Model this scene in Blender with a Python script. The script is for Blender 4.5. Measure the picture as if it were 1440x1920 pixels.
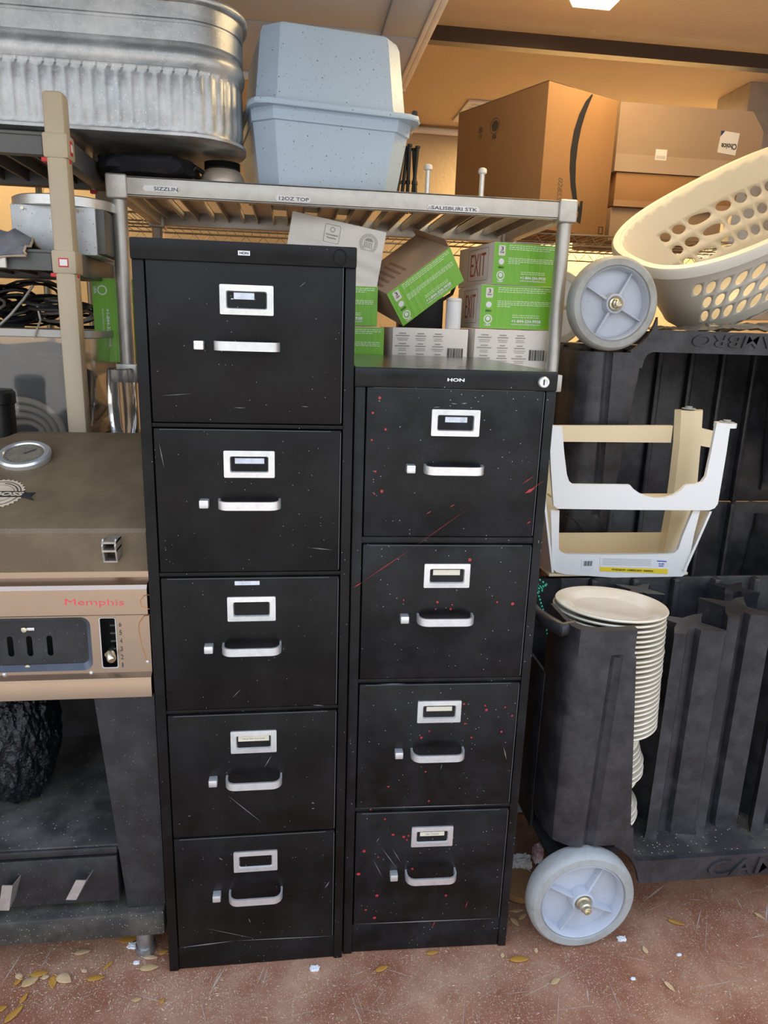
import bpy, bmesh, math, random
from mathutils import Vector, Matrix
random.seed(7)
S = bpy.context.scene
for o in list(bpy.data.objects): bpy.data.objects.remove(o)
COL = S.collection
# ------------------------------------------------------------------ camera
CAMP = Vector((0.2694, -1.3087, 1.3883))
YAW, PITCH, ROLL, FPX = (math.radians(a) for a in (7.6067, -14.4156, 1.8708, 0))
FPX = 1331.0
cy_, sy_, cp_, sp_ = math.cos(YAW), math.sin(YAW), math.cos(PITCH), math.sin(PITCH)
FW = Vector((sy_*cp_, cy_*cp_, sp_)); RT0 = Vector((cy_, -sy_, 0)); UP0 = RT0.cross(FW)
RT = math.cos(ROLL)*RT0 + math.sin(ROLL)*UP0; UPV = -math.sin(ROLL)*RT0 + math.cos(ROLL)*UP0
cam = bpy.data.objects.new('camera', bpy.data.cameras.new('camera')); COL.objects.link(cam)
cam.matrix_world = Matrix(((RT.x, UPV.x, -FW.x, CAMP.x), (RT.y, UPV.y, -FW.y, CAMP.y), (RT.z, UPV.z, -FW.z, CAMP.z), (0, 0, 0, 1)))
cam.data.sensor_fit = 'VERTICAL'; cam.data.sensor_height = 24; cam.data.lens = FPX/1920*24
cam.data.clip_start = 0.02
S.camera = cam
# ------------------------------------------------------------------ light
w = bpy.data.worlds.new('sky'); S.world = w; w.use_nodes = True
nt = w.node_tree; bg = nt.nodes['Background']
tc = nt.nodes.new('ShaderNodeTexCoord'); sx = nt.nodes.new('ShaderNodeSeparateXYZ'); rp = nt.nodes.new('ShaderNodeValToRGB')
nt.links.new(tc.outputs['Generated'], sx.inputs[0]); nt.links.new(sx.outputs['Z'], rp.inputs[0]); nt.links.new(rp.outputs[0], bg.inputs[0])
rp.color_ramp.elements[0].color = (.22, .22, .21, 1); rp.color_ramp.elements[1].color = (.55, .70, 1.0, 1); rp.color_ramp.elements[1].position = .75
e_ = rp.color_ramp.elements.new(.16); e_.color = (.30, .31, .31, 1); e_ = rp.color_ramp.elements.new(.30); e_.color = (.92, .96, 1.0, 1)
bg.inputs['Strength'].default_value = 1.9
sn = bpy.data.lights.new('sun', 'SUN'); sn.energy = 4.0; sn.angle = .009; sn.color = (1, .93, .82); so = bpy.data.objects.new('sun', sn); COL.objects.link(so)
so.rotation_euler = (math.radians(-32), math.radians(12), 0)
VS = S.view_settings; VS.view_transform = 'Standard'; VS.look = 'None'; VS.gamma = 1; VS.use_curve_mapping = False; VS.exposure = 0.45

# ------------------------------------------------------------------ helpers
def ray(px, py): return FW + RT*((px-720)/FPX) - UPV*((py-960)/FPX)
def at(px, py, Y): d = ray(px, py); return CAMP + d*((Y-CAMP.y)/d.y)
def atz(px, py, Z): d = ray(px, py); return CAMP + d*((Z-CAMP.z)/d.z)
def on(px, py, P0, N): d = ray(px, py); return CAMP + d*((P0-CAMP).dot(N)/d.dot(N))

def tag(o, label=None, cat=None, group=None, kind=None):
    if label: o['label'] = label
    if cat: o['category'] = cat
    if group: o['group'] = group
    if kind: o['kind'] = kind
    return o
WM = {}
def thing(name, label, cat, loc=(0, 0, 0), rotz=0, group=None, mat=None):
    o = bpy.data.objects.new(name, None); COL.objects.link(o); o.empty_display_size = .05
    m = mat if mat is not None else Matrix.Translation(loc) @ Matrix.Rotation(rotz, 4, 'Z')
    o.matrix_world = m; WM[o.name] = m.copy()
    return tag(o, label, cat, group)
def wm(o): return WM.get(o.name, Matrix.Identity(4)) if o is not None else Matrix.Identity(4)

def link_mesh(name, me, mat, parent, world=True, smooth=True, ang=32):
    o = bpy.data.objects.new(name, me); COL.objects.link(o)
    if mat is not None: me.materials.append(mat)
    if parent is not None:
        if world: me.transform(wm(parent).inverted())
        o.parent = parent; WM[o.name] = wm(parent)
    if smooth:
        me.shade_smooth(); me.set_sharp_from_angle(angle=math.radians(ang))
    return o

class MB:
    def __init__(s): s.v = []; s.f = []
    def add(s, vs, fs):
        n = len(s.v); s.v += [Vector(p) for p in vs]; s.f += [[n+i for i in f] for f in fs]; return s
    def bm(s, b):
        b.verts.index_update(); s.add([v.co.copy() for v in b.verts], [[v.index for v in f.verts] for f in b.faces]); b.free(); return s
    def box(s, x0, x1, y0, y1, z0, z1, bev=0, seg=2, M=None):
        b = bmesh.new(); bmesh.ops.create_cube(b, size=1)
        for v in b.verts: v.co = Vector(((x0+x1)/2+v.co.x*(x1-x0), (y0+y1)/2+v.co.y*(y1-y0), (z0+z1)/2+v.co.z*(z1-z0)))
        if bev: bmesh.ops.bevel(b, geom=b.edges[:], offset=bev, segments=seg, affect='EDGES', profile=.5)
        if M is not None: b.transform(M)
        return s.bm(b)
    def frame(s, p0, p1):
        z = (Vector(p1)-Vector(p0)).normalized(); a = Vector((0, 0, 1)) if abs(z.z) < .9 else Vector((1, 0, 0))
        x = a.cross(z).normalized(); return x, z.cross(x), z
    def cyl(s, p0, p1, r, r2=None, n=24, cap=True):
        r2 = r if r2 is None else r2; p0 = Vector(p0); p1 = Vector(p1); x, y, z = s.frame(p0, p1); vs = []
        for p, q in ((p0, r), (p1, r2)):
            vs += [p+x*q*math.cos(2*math.pi*i/n)+y*q*math.sin(2*math.pi*i/n) for i in range(n)]
        fs = [[i, (i+1) % n, n+(i+1) % n, n+i] for i in range(n)]
        if cap: fs += [list(range(n))[::-1], list(range(n, 2*n))]
        return s.add(vs, fs)
    def tube(s, pts, r, n=8, closed=False, cap=True):
        pts = [Vector(p) for p in pts]; N = len(pts); vs = []; rr = r if isinstance(r, (list, tuple)) else [r]*N; x = None
        for i, p in enumerate(pts):
            a = pts[(i-1) % N] if (i or closed) else p; c = pts[(i+1) % N] if (i < N-1 or closed) else p
            t = (c-a).normalized()
            if x is None:
                h = Vector((0, 0, 1)) if abs(t.z) < .9 else Vector((1, 0, 0)); x = (h-t*h.dot(t)).normalized()
            else: x = (x-t*x.dot(t)).normalized()
            y = t.cross(x); vs += [p+(x*math.cos(2*math.pi*k/n)+y*math.sin(2*math.pi*k/n))*rr[i] for k in range(n)]
        fs = []
        for i in range(N if closed else N-1):
            j = (i+1) % N
            for k in range(n): fs.append([i*n+k, i*n+(k+1) % n, j*n+(k+1) % n, j*n+k])
        if cap and not closed: fs += [list(range(n))[::-1], [(N-1)*n+k for k in range(n)]]
        return s.add(vs, fs)
    def loft(s, rings, c0=True, c1=True, closed=True):
        n = len(rings[0]); vs = [p for r in rings for p in r]; fs = []
        for i in range(len(rings)-1):
            for k in range(n if closed else n-1): fs.append([i*n+k, i*n+(k+1) % n, (i+1)*n+(k+1) % n, (i+1)*n+k])
        if c0: fs.append(list(range(n))[::-1])
        if c1: fs.append([(len(rings)-1)*n+k for k in range(n)])
        return s.add(vs, fs)
    def ext(s, pts, vec):
        pts = [Vector(p) for p in pts]; vec = Vector(vec); return s.loft([pts, [p+vec for p in pts]])
    def lathe(s, prof, c=(0, 0, 0), n=32, M=None, cap=True):
        c = Vector(c); M = M or Matrix.Identity(3)
        rings = [[c+M @ Vector((r*math.cos(2*math.pi*k/n), r*math.sin(2*math.pi*k/n), z)) for k in range(n)] for r, z in prof]
        return s.loft(rings, cap, cap)
    def fix(s, me, weld=False):
        b = bmesh.new(); b.from_mesh(me)
        if weld: bmesh.ops.remove_doubles(b, verts=b.verts[:], dist=.0002)
        bmesh.ops.recalc_face_normals(b, faces=b.faces[:]); b.to_mesh(me); b.free()
    def build(s, name, mat, parent=None, world=True, smooth=True, ang=32, recalc=True, weld=False):
        me = bpy.data.meshes.new(name); me.from_pydata([tuple(v) for v in s.v], [], s.f); me.update()
        if recalc: s.fix(me, weld)
        return link_mesh(name, me, mat, parent, world, smooth, ang)

def rr(w_, h, r, n=5, cx=0, cy=0):
    out = []
    for sx_, sy2, a0 in ((1, 1, 0), (-1, 1, 90), (-1, -1, 180), (1, -1, 270)):
        for i in range(n+1):
            a = math.radians(a0+90*i/n); out.append((cx+sx_*(w_/2-r)+r*math.cos(a), cy+sy2*(h/2-r)+r*math.sin(a)))
    return out

def text(s, c, right, up, w_, h, mat, parent=None, name='lettering', depth=.0003, off=0.0, shear=0, sub=None):
    cu = bpy.data.curves.new('t', 'FONT'); cu.body = s; cu.size = 1; cu.extrude = .01; cu.offset = off; cu.shear = shear
    cu.resolution_u = 3; cu.align_x = 'CENTER'
    t = bpy.data.objects.new('t', cu); COL.objects.link(t); bpy.context.view_layer.update()
    me = bpy.data.meshes.new_from_object(t.evaluated_get(bpy.context.evaluated_depsgraph_get()))
    bpy.data.objects.remove(t); bpy.data.curves.remove(cu)
    xs = [v.co.x for v in me.vertices]; ys = [v.co.y for v in me.vertices]
    x0, x1, y0, y1 = min(xs), max(xs), min(ys), max(ys); right = Vector(right).normalized(); up = Vector(up).normalized(); nn = right.cross(up); c = Vector(c)
    for v in me.vertices:
        a = ((v.co.x-x0)/(x1-x0)-.5)*w_; b = ((v.co.y-y0)/(y1-y0)-.5)*h
        v.co = c+right*a+up*b+nn*(v.co.z/.01*depth)
    me.update(); me.name = name
    if isinstance(parent, MB):
        parent.add([v.co.copy() for v in me.vertices], [list(p.vertices) for p in me.polygons]); bpy.data.meshes.remove(me); return parent
    return link_mesh(name, me, mat, parent, True, False)

# ------------------------------------------------------------------ materials
def mat(name, col, rough=.5, metal=0, var=0, vs=6, col2=None, speck=None, bump=0, bs=60, coat=0, trans=0, emit=0, scr=None, sss=0, alpha=1, spec=.5, stretch=None, rvar=0, coords='Object'):
    m = bpy.data.materials.new(name); m.use_nodes = True; nt = m.node_tree; N = nt.nodes; L = nt.links; b = N['Principled BSDF']
    b.inputs['Roughness'].default_value = rough; b.inputs['Metallic'].default_value = metal
    b.inputs['Coat Weight'].default_value = coat; b.inputs['Transmission Weight'].default_value = trans; b.inputs['Specular IOR Level'].default_value = spec
    b.inputs['Alpha'].default_value = alpha
    if sss: b.inputs['Subsurface Weight'].default_value = sss; b.inputs['Subsurface Scale'].default_value = .02
    if emit: b.inputs['Emission Color'].default_value = (*col, 1); b.inputs['Emission Strength'].default_value = emit
    c = (*col, 1); b.inputs['Base Color'].default_value = c
    tc = N.new('ShaderNodeTexCoord'); src = tc.outputs[coords]
    mp = N.new('ShaderNodeMapping'); L.new(src, mp.inputs[0]); vec = mp.outputs[0]
    if stretch: mp.inputs['Scale'].default_value = stretch
    cur = None
    def mix(fac, a, bb):
        mx = N.new('ShaderNodeMix'); mx.data_type = 'RGBA'
        L.new(fac, mx.inputs['Factor'])
        if a is None: mx.inputs['A'].default_value = c
        else: L.new(a, mx.inputs['A'])
        mx.inputs['B'].default_value = (*bb, 1); return mx.outputs['Result']
    if var or col2 or rvar:
        n = N.new('ShaderNodeTexNoise'); n.inputs['Scale'].default_value = vs; n.inputs['Detail'].default_value = 8; n.inputs['Roughness'].default_value = .65; L.new(vec, n.inputs['Vector'])
        r = N.new('ShaderNodeMapRange'); r.inputs['From Min'].default_value = .42; r.inputs['From Max'].default_value = .72; L.new(n.outputs['Fac'], r.inputs['Value'])
        if var or col2:
            r.inputs['To Max'].default_value = var if var else 1
            cur = mix(r.outputs[0], None, col2 or tuple(min(1, x*1.8+.02) for x in col))
        if rvar:
            r2 = N.new('ShaderNodeMapRange'); r2.inputs['To Min'].default_value = rough-rvar; r2.inputs['To Max'].default_value = rough+rvar; r2.inputs['From Min'].default_value = .3; r2.inputs['From Max'].default_value = .7
            L.new(n.outputs['Fac'], r2.inputs['Value']); L.new(r2.outputs[0], b.inputs['Roughness'])
    for sp in (speck or []):
        sc, th, gate, cc = sp
        v = N.new('ShaderNodeTexVoronoi'); v.inputs['Scale'].default_value = sc; L.new(tc.outputs[coords], v.inputs['Vector'])
        lt = N.new('ShaderNodeMath'); lt.operation = 'LESS_THAN'; lt.inputs[1].default_value = th; L.new(v.outputs['Distance'], lt.inputs[0])
        sp_ = N.new('ShaderNodeSeparateColor'); L.new(v.outputs['Color'], sp_.inputs[0])
        # clustered: gate varies with a broad noise
        n3 = N.new('ShaderNodeTexNoise'); n3.inputs['Scale'].default_value = 9; L.new(tc.outputs[coords], n3.inputs['Vector'])
        ad = N.new('ShaderNodeMath'); ad.operation = 'MULTIPLY_ADD'; ad.inputs[1].default_value = .8; ad.inputs[2].default_value = -.4; L.new(n3.outputs['Fac'], ad.inputs[0])
        sm = N.new('ShaderNodeMath'); sm.operation = 'ADD'; L.new(sp_.outputs[0], sm.inputs[0]); L.new(ad.outputs[0], sm.inputs[1])
        gt = N.new('ShaderNodeMath'); gt.operation = 'GREATER_THAN'; gt.inputs[1].default_value = gate; L.new(sm.outputs[0], gt.inputs[0])
        ml = N.new('ShaderNodeMath'); ml.operation = 'MULTIPLY'; L.new(lt.outputs[0], ml.inputs[0]); L.new(gt.outputs[0], ml.inputs[1])
        cur = mix(ml.outputs[0], cur, cc)
    for sc_ in (scr or []):
        rot, s1, s2, wd, cc, amt = sc_
        m2 = N.new('ShaderNodeMapping'); m2.inputs['Rotation'].default_value = rot; m2.inputs['Scale'].default_value = (s1, s2, s1); L.new(tc.outputs[coords], m2.inputs[0])
        n = N.new('ShaderNodeTexNoise'); n.inputs['Scale'].default_value = 1; n.inputs['Detail'].default_value = 2; n.inputs['Distortion'].default_value = .3; L.new(m2.outputs[0], n.inputs['Vector'])
        sb = N.new('ShaderNodeMath'); sb.operation = 'SUBTRACT'; sb.inputs[1].default_value = .62; L.new(n.outputs['Fac'], sb.inputs[0])
        ab = N.new('ShaderNodeMath'); ab.operation = 'ABSOLUTE'; L.new(sb.outputs[0], ab.inputs[0])
        mr = N.new('ShaderNodeMapRange'); mr.inputs['From Min'].default_value = 0; mr.inputs['From Max'].default_value = wd; mr.inputs['To Min'].default_value = amt; mr.inputs['To Max'].default_value = 0; L.new(ab.outputs[0], mr.inputs['Value'])
        cur = mix(mr.outputs[0], cur, cc)
    if cur is not None: L.new(cur, b.inputs['Base Color'])
    if emit and cur is not None: L.new(cur, b.inputs['Emission Color'])
    if bump:
        n = N.new('ShaderNodeTexNoise'); n.inputs['Scale'].default_value = bs; n.inputs['Detail'].default_value = 4; L.new(vec, n.inputs['Vector'])
        bp = N.new('ShaderNodeBump'); bp.inputs['Strength'].default_value = bump; bp.inputs['Distance'].default_value = .01; L.new(n.outputs['Fac'], bp.inputs['Height']); L.new(bp.outputs[0], b.inputs['Normal'])
    return m
W_ = (.55, .55, .53)
m_cabL = mat('black_cabinet_paint', (.0045, .0038, .0036), .38, var=.6, vs=6, col2=(.020, .019, .019), speck=[(170, .12, .95, (.3, .3, .28))], bump=.03, bs=90, rvar=.08, spec=.2)
m_cabR = mat('black_cabinet_paint_worn', (.0042, .0038, .0038), .34, var=.8, vs=9, col2=(.02, .021, .024), speck=[(150, .13, .9, (.35, .35, .34))], bump=.03, bs=90, rvar=.1, spec=.26)
m_cabtop = mat('cabinet_top_gloss', (.012, .014, .012), .16, var=.5, vs=10, col2=(.05, .05, .04), bump=.25, bs=30)
m_edge = mat('worn_paint_edge', (.10, .10, .10), .5)
m_chrome = mat('brushed_chrome', (.80, .80, .79), .32, .72, var=.5, vs=60, col2=(.55, .55, .55))
m_white = mat('white_paint', (.75, .75, .75), .5)
m_ink = mat('black_ink', (.015, .015, .015), .6)
m_card = mat('label_card', (.68, .62, .48), .8, var=.5, vs=30, col2=(.5, .46, .38))
m_tape = mat('label_residue', (.62, .65, .7), .6, var=.7, vs=60, col2=(.3, .32, .36))
m_red = mat('red_paint_drip', (.36, .025, .03), .4)
m_alu = mat('cast_aluminium', (.53, .51, .47), .45, .8, var=.6, vs=20, col2=(.38, .36, .33), bump=.05, bs=140)
m_alu2 = mat('aluminium_slat', (.45, .44, .42), .45, .8, var=.4, vs=15, col2=(.25, .24, .22))
m_litter = mat('pale_blue_plastic', (.43, .55, .68), .42, var=.35, vs=6, col2=(.40, .48, .55), speck=[(80, .14, .78, (.14, .17, .20)), (160, .17, .82, (.18, .21, .24))], bump=.05, bs=40)
m_galv = mat('galvanised_steel', (.40, .42, .43), .42, .88, var=1, vs=11, col2=(.68, .69, .70), speck=[(200, .2, .8, (.75, .75, .75))], bump=.12, bs=35, rvar=.12)
m_steel = mat('brushed_steel', (.46, .34, .25), .3, 1, var=.4, vs=3, col2=(.36, .27, .20), bump=.03, bs=12)
m_smoker = mat('dusty_warm_lit_metal', (.115, .080, .042), .55, var=.9, vs=5, col2=(.21, .155, .085), speck=[(200, .10, .95, (.4, .38, .3))], bump=.05, bs=50)  # dust on black metal, with warm lamp light put into the brown
m_smoker2 = mat('sooty_black_metal', (.014, .0135, .014), .5, var=.7, vs=14, col2=(.045, .045, .048), speck=[(190, .12, .85, (.26, .25, .23))], bump=.08, bs=80)
m_base = mat('dust_streaked_base', (.035, .033, .030), .55, var=.9, vs=10, col2=(.13, .115, .09), speck=[(200, .2, .7, (.35, .32, .26))], bump=.08, bs=70)
m_camp = mat('black_moulded_plastic', (.017, .0165, .0185), .4, var=.9, vs=16, col2=(.055, .053, .058), speck=[(210, .1, .95, (.2, .2, .2))], bump=.08, bs=120)
m_campd = mat('dusty_tray_plastic', (.03, .029, .027), .6, var=.9, vs=12, col2=(.13, .12, .10), speck=[(130, .2, .7, (.4, .37, .28))], bump=.06, bs=90)
m_wheel = mat('grey_wheel_plastic', (.46, .49, .55), .45, var=.5, vs=10, col2=(.34, .35, .36), speck=[(90, .1, .9, (.1, .1, .1))])
m_tyre = mat('grey_tyre_rubber', (.36, .37, .36), .6, var=.7, vs=14, col2=(.22, .2, .16), bump=.05, bs=60)
m_zinc = mat('zinc_bolt', (.68, .62, .45), .28, 1, var=.4, vs=50)
m_stool = mat('white_plastic', (.80, .79, .76), .38, var=.15, vs=5, col2=(.68, .62, .5))
m_stool_in = mat('yellowed_inner_plastic', (.76, .63, .40), .42, var=.3, vs=5, col2=(.70, .56, .34))
m_basket = mat('ivory_plastic', (.62, .59, .51), .4, var=.3, vs=4, col2=(.54, .50, .41), speck=[(60, .07, .93, (.15, .1, .08))])
m_plate = mat('ivory_china', (.80, .75, .62), .16, var=.5, vs=7, col2=(.62, .5, .33), speck=[(70, .08, .9, (.2, .15, .1))], coat=.3)
m_card1 = mat('brown_cardboard', (.34, .175, .065), .8, var=.5, vs=7, col2=(.27, .14, .055), bump=.04, bs=30)
m_card2 = mat('pale_cardboard', (.34, .23, .145), .8, var=.4, vs=6, col2=(.29, .19, .12), bump=.04, bs=30)
m_green = mat('green_carton', (.19, .48, .035), .3, var=.5, vs=5, col2=(.10, .38, .04), bump=.12, bs=5, stretch=(40, 1, 1), coat=.2)
m_wcart = mat('white_carton', (.72, .68, .62), .6, var=.4, vs=6, col2=(.6, .56, .5), bump=.1, bs=12)
m_print = mat('faint_print', (.32, .30, .28), .7)
m_gprint = mat('pale_print', (.62, .78, .5), .6)
m_redp = mat('red_print', (.34, .06, .04), .6)
m_floor = mat('stained_concrete', (.26, .108, .062), .38, var=1, vs=5, col2=(.46, .27, .17), speck=[(170, .2, .72, (.62, .48, .32)), (340, .3, .5, (.52, .38, .25)), (420, .25, .55, (.22, .09, .05))], bump=.08, bs=40, rvar=.12)
m_drive = mat('pale_driveway_concrete', (.50, .44, .37), .8, var=.5, vs=2, col2=(.40, .34, .28), bump=.1, bs=60)
m_ceil = mat('textured_ceiling', (.60, .48, .32), .85, bump=.35, bs=60)
m_wall = mat('textured_wall', (.62, .50, .33), .8, bump=.3, bs=50)
m_door = mat('door_panel_underside', (.44, .50, .60), .6, var=.3, vs=3, col2=(.38, .42, .50))
m_trim = mat('door_edge_white', (.80, .80, .80), .45, var=.3, vs=9, col2=(.5, .48, .45))
m_rail = mat('dark_rail', (.07, .055, .045), .28, .6)
m_poly = mat('beige_shelf_post', (.46, .38, .26), .5, var=.4, vs=9, col2=(.38, .31, .22), bump=.03)
m_polyd = mat('dark_shelf_beam', (.085, .085, .082), .45, var=.4, vs=10, col2=(.13, .125, .115))
m_redclip = mat('red_clip', (.6, .02, .02), .4)
m_blk = mat('black_rubber', (.01, .01, .011), .5)
m_cable = mat('black_cable', (.012, .012, .013), .35)
m_clear = mat('clear_tote_plastic', (.90, .90, .88), .06, trans=.95, spec=.5)
m_film = mat('thin_film', (.85, .85, .82), .12, trans=.9)
m_navy = mat('dark_navy_fabric', (.003, .0035, .006), .8, bump=.3, bs=15)
m_denim = mat('worn_denim', (.14, .15, .18), .85, var=.8, vs=20, col2=(.26, .25, .24), bump=.2, bs=200)
m_hem = mat('tan_hem', (.42, .32, .22), .8)
m_wire = mat('chrome_wire', (.34, .31, .24), .35, .9)
m_leaf = [mat('dry_leaf_%s' % n, c, .6, var=.7, vs=30, col2=c2, bump=.2, bs=60) for n, c, c2 in
          (('tan', (.56, .38, .18), (.42, .26, .11)), ('ochre', (.50, .25, .04), (.38, .16, .03)), ('pale', (.66, .44, .24), (.5, .32, .16)))]
m_lamp = mat('lamp_diffuser', (1.0, .80, .45), .5, emit=3.5)
m_bead = mat('green_bead', (.02, .28, .20), .15, .6)
m_copper = mat('heat_line', (.55, .28, .10), .3, .9)
# ================================================================== SETTING
def struct(name, b, m, **k): o = b.build(name, m, None, **k); o['kind'] = 'structure'; return o
b = MB(); b.box(-8, 10, -.62, 5, -.1, 0); fl = struct('floor', b, m_floor, smooth=False)
b = MB(); b.box(-20, 22, -30, -.622, -.1, -.004); struct('floor_driveway', b, m_drive, smooth=False)
# pale scratches worn into the floor coating
m_fscr = mat('floor_scratch', (.50, .42, .36), .7, var=.6, vs=60, col2=(.34, .22, .16)); rnd = random.Random(2)
sg = [(395, 1860, 425, 1808, 1.2), (388, 1880, 416, 1810, .8), (480, 1850, 498, 1806, .9), (488, 1862, 505, 1806, .7), (0, 1850, 55, 1766, 1.2), (78, 1812, 105, 1765, .8), (72, 1818, 98, 1788, .7), (240, 1860, 340, 1890, 1), (940, 1864, 1000, 1858, .8), (940, 1890, 1120, 1798, .9), (945, 1860, 1100, 1800, .5),
 (1207, 1690, 1250, 1656, 2.2), (1185, 1720, 1260, 1688, .5), (1302, 1758, 1318, 1690, .8), (1322, 1800, 1326, 1700, .5), (1436, 1735, 1439, 1690, 1.4), (1290, 1686, 1318, 1688, 1), (1375, 1675, 1395, 1710, .8), (1400, 1760, 1440, 1752, 1), (1280, 1856, 1420, 1832, .8), (1000, 1900, 1150, 1880, .6), (1100, 1850, 1104, 1880, 1.4), (640, 1835, 700, 1815, .6), (500, 1890, 640, 1840, .6), (700, 1900, 860, 1850, .5), (60, 1770, 160, 1790, .5), (1180, 1730, 1205, 1745, .6)]
for k in range(46):
    x, y = rnd.uniform(0, 1440), rnd.uniform(1780, 1915)
    if x > 980 and rnd.random() < .5: y = rnd.uniform(1670, 1800)
    a = rnd.choice((-.5, -.35, .2, 1.3, 1.6, 2.2))+rnd.uniform(-.15, .15); l = rnd.uniform(15, 110); sg.append((x, y, x+l*math.cos(a), y+l*math.sin(a), rnd.uniform(.25, .7)))
b = MB()
for x0, y0, x1, y1, w0 in sg:
    dx, dy = x1-x0, y1-y0; l = math.hypot(dx, dy); nx, ny = -dy/l*w0, dx/l*w0*.7
    pts = [atz(x0, y0, .0004), atz((x0+x1)/2+nx, (y0+y1)/2+ny, .0004), atz(x1, y1, .0004), atz((x0+x1)/2-nx, (y0+y1)/2-ny, .0004)]
    if max(p.y for p in pts) < .3: b.add(pts, [[0, 1, 2, 3]])
o = b.build('worn_scratches', m_fscr, fl, smooth=False); o['kind'] = 'stuff'
b = MB(); b.box(-3.2, 4.2, -.45, 3.6, 2.6, 2.7); struct('ceiling', b, m_ceil, smooth=False)
b = MB(); b.box(-3.2, 4.2, 3.45, 3.6, 0, 2.6); struct('wall_back', b, m_wall, smooth=False)
b = MB(); b.box(-3.35, -3.2, -.45, 3.6, 0, 2.7); struct('wall_left', b, m_wall, smooth=False)
b = MB(); b.box(4.2, 4.35, -.45, 3.6, 0, 2.7); struct('wall_right', b, m_wall, smooth=False)
b = MB(); b.box(-3.2, 4.2, -.45, -.33, 2.45, 2.6); struct('wall_front_header', b, m_wall, smooth=False)
# pipe / trim on far wall
b = MB(); b.cyl((-1.0, 3.40, 2.585), (2.9, 3.40, 2.56), .018); b.box(.9, 1.0, 3.40, 3.45, 2.55, 2.6); struct('trim_1', b, m_trim)
# overhead door, parked under the ceiling
b = MB()
for k in range(4): b.box(-2.3, .60, .02+k*.545, .02+k*.545+.535, 2.45, 2.49, .004)
for k in range(4): b.box(.60, .735, .02+k*.545, .02+k*.545+.535, 2.437, 2.49, .004)
struct('door_1', b, m_door)
b = MB(); b.box(.735, .752, .02, 2.2, 2.43, 2.5, .003); b.box(.752, .775, .02, 2.2, 2.43, 2.436, .002); b.box(-2.3, .775, 2.2, 2.215, 2.425, 2.5, .003); struct('trim_2', b, m_trim)
b = MB(); b.box(.2, 4.0, 1.88, 1.885, 2.52, 2.575); b.box(.2, 4.0, 1.885, 1.93, 2.52, 2.525); b.cyl((.2, 1.90, 2.548), (4.0, 1.90, 2.548), .012); b.cyl((.2, 1.895, 2.566), (4.0, 1.895, 2.566), .009)
struct('trim_3', b, m_rail)
b = MB(); b.box(2.46, 2.80, 2.27, 2.55, 1.5, 2.6, .004); b.cyl((2.53, 2.262, 2.40), (2.53, 2.275, 2.40), .014); b.cyl((2.53, 2.262, 2.1), (2.53, 2.275, 2.1), .014)
struct('trim_4', b, m_alu)
# ceiling lamps
def lamp(x, y, rz, L, wd, label, power):
    t = thing('ceiling_lamp', label, 'lamp', (x, y, 2.6), rz)
    b = MB(); b.box(-wd/2-.004, wd/2+.004, -L/2-.01, L/2+.01, -.02, 0, .003); b.build('lamp_base', m_white, t, world=False)
    b = MB(); b.ext([(-wd/2, -L/2, -.018), (wd/2, -L/2, -.018), (wd/2-.025, -L/2, -.055), (-wd/2+.025, -L/2, -.055)], (0, L, 0)); b.build('diffuser', m_lamp, t, world=False)
    li = bpy.data.lights.new('lamp_light', 'AREA'); li.shape = 'RECTANGLE'; li.size = wd; li.size_y = L; li.energy = power; li.color = (1, .72, .38)
    lo = bpy.data.objects.new('lamp_light', li); COL.objects.link(lo); lo.parent = t; lo.location = (0, 0, -.065)
lamp(1.352, .92, math.radians(0), 1.25, .19, 'lit wrap-around ceiling lamp at the top edge of the picture', 11)
lamp(2.25, 3.05, math.radians(90), 1.2, .19, 'lit ceiling lamp glowing behind the long cardboard carton, mostly hidden', 52)
lamp(-1.5, 2.9, math.radians(90), 1.2, .19, 'added lamp out of view beyond the raised garage door at the far left, above the shelving', 10)  # unseen lamp added to throw warm light on the left shelves
t = thing('ceiling_vent', 'pale rectangular vent frame on the far ceiling left of the big carton', 'vent', (1.33, 3.05, 2.6))
b = MB(); b.box(-.12, .3, -.2, .2, -.012, 0, .004); b.build('vent_frame', m_trim, t, world=False)
b = MB()
for k in range(7): b.box(-.09, .27, -.16+k*.05, -.145+k*.05, -.018, -.01)
b.build('vent_slat', m_trim, t, world=False)

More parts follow.
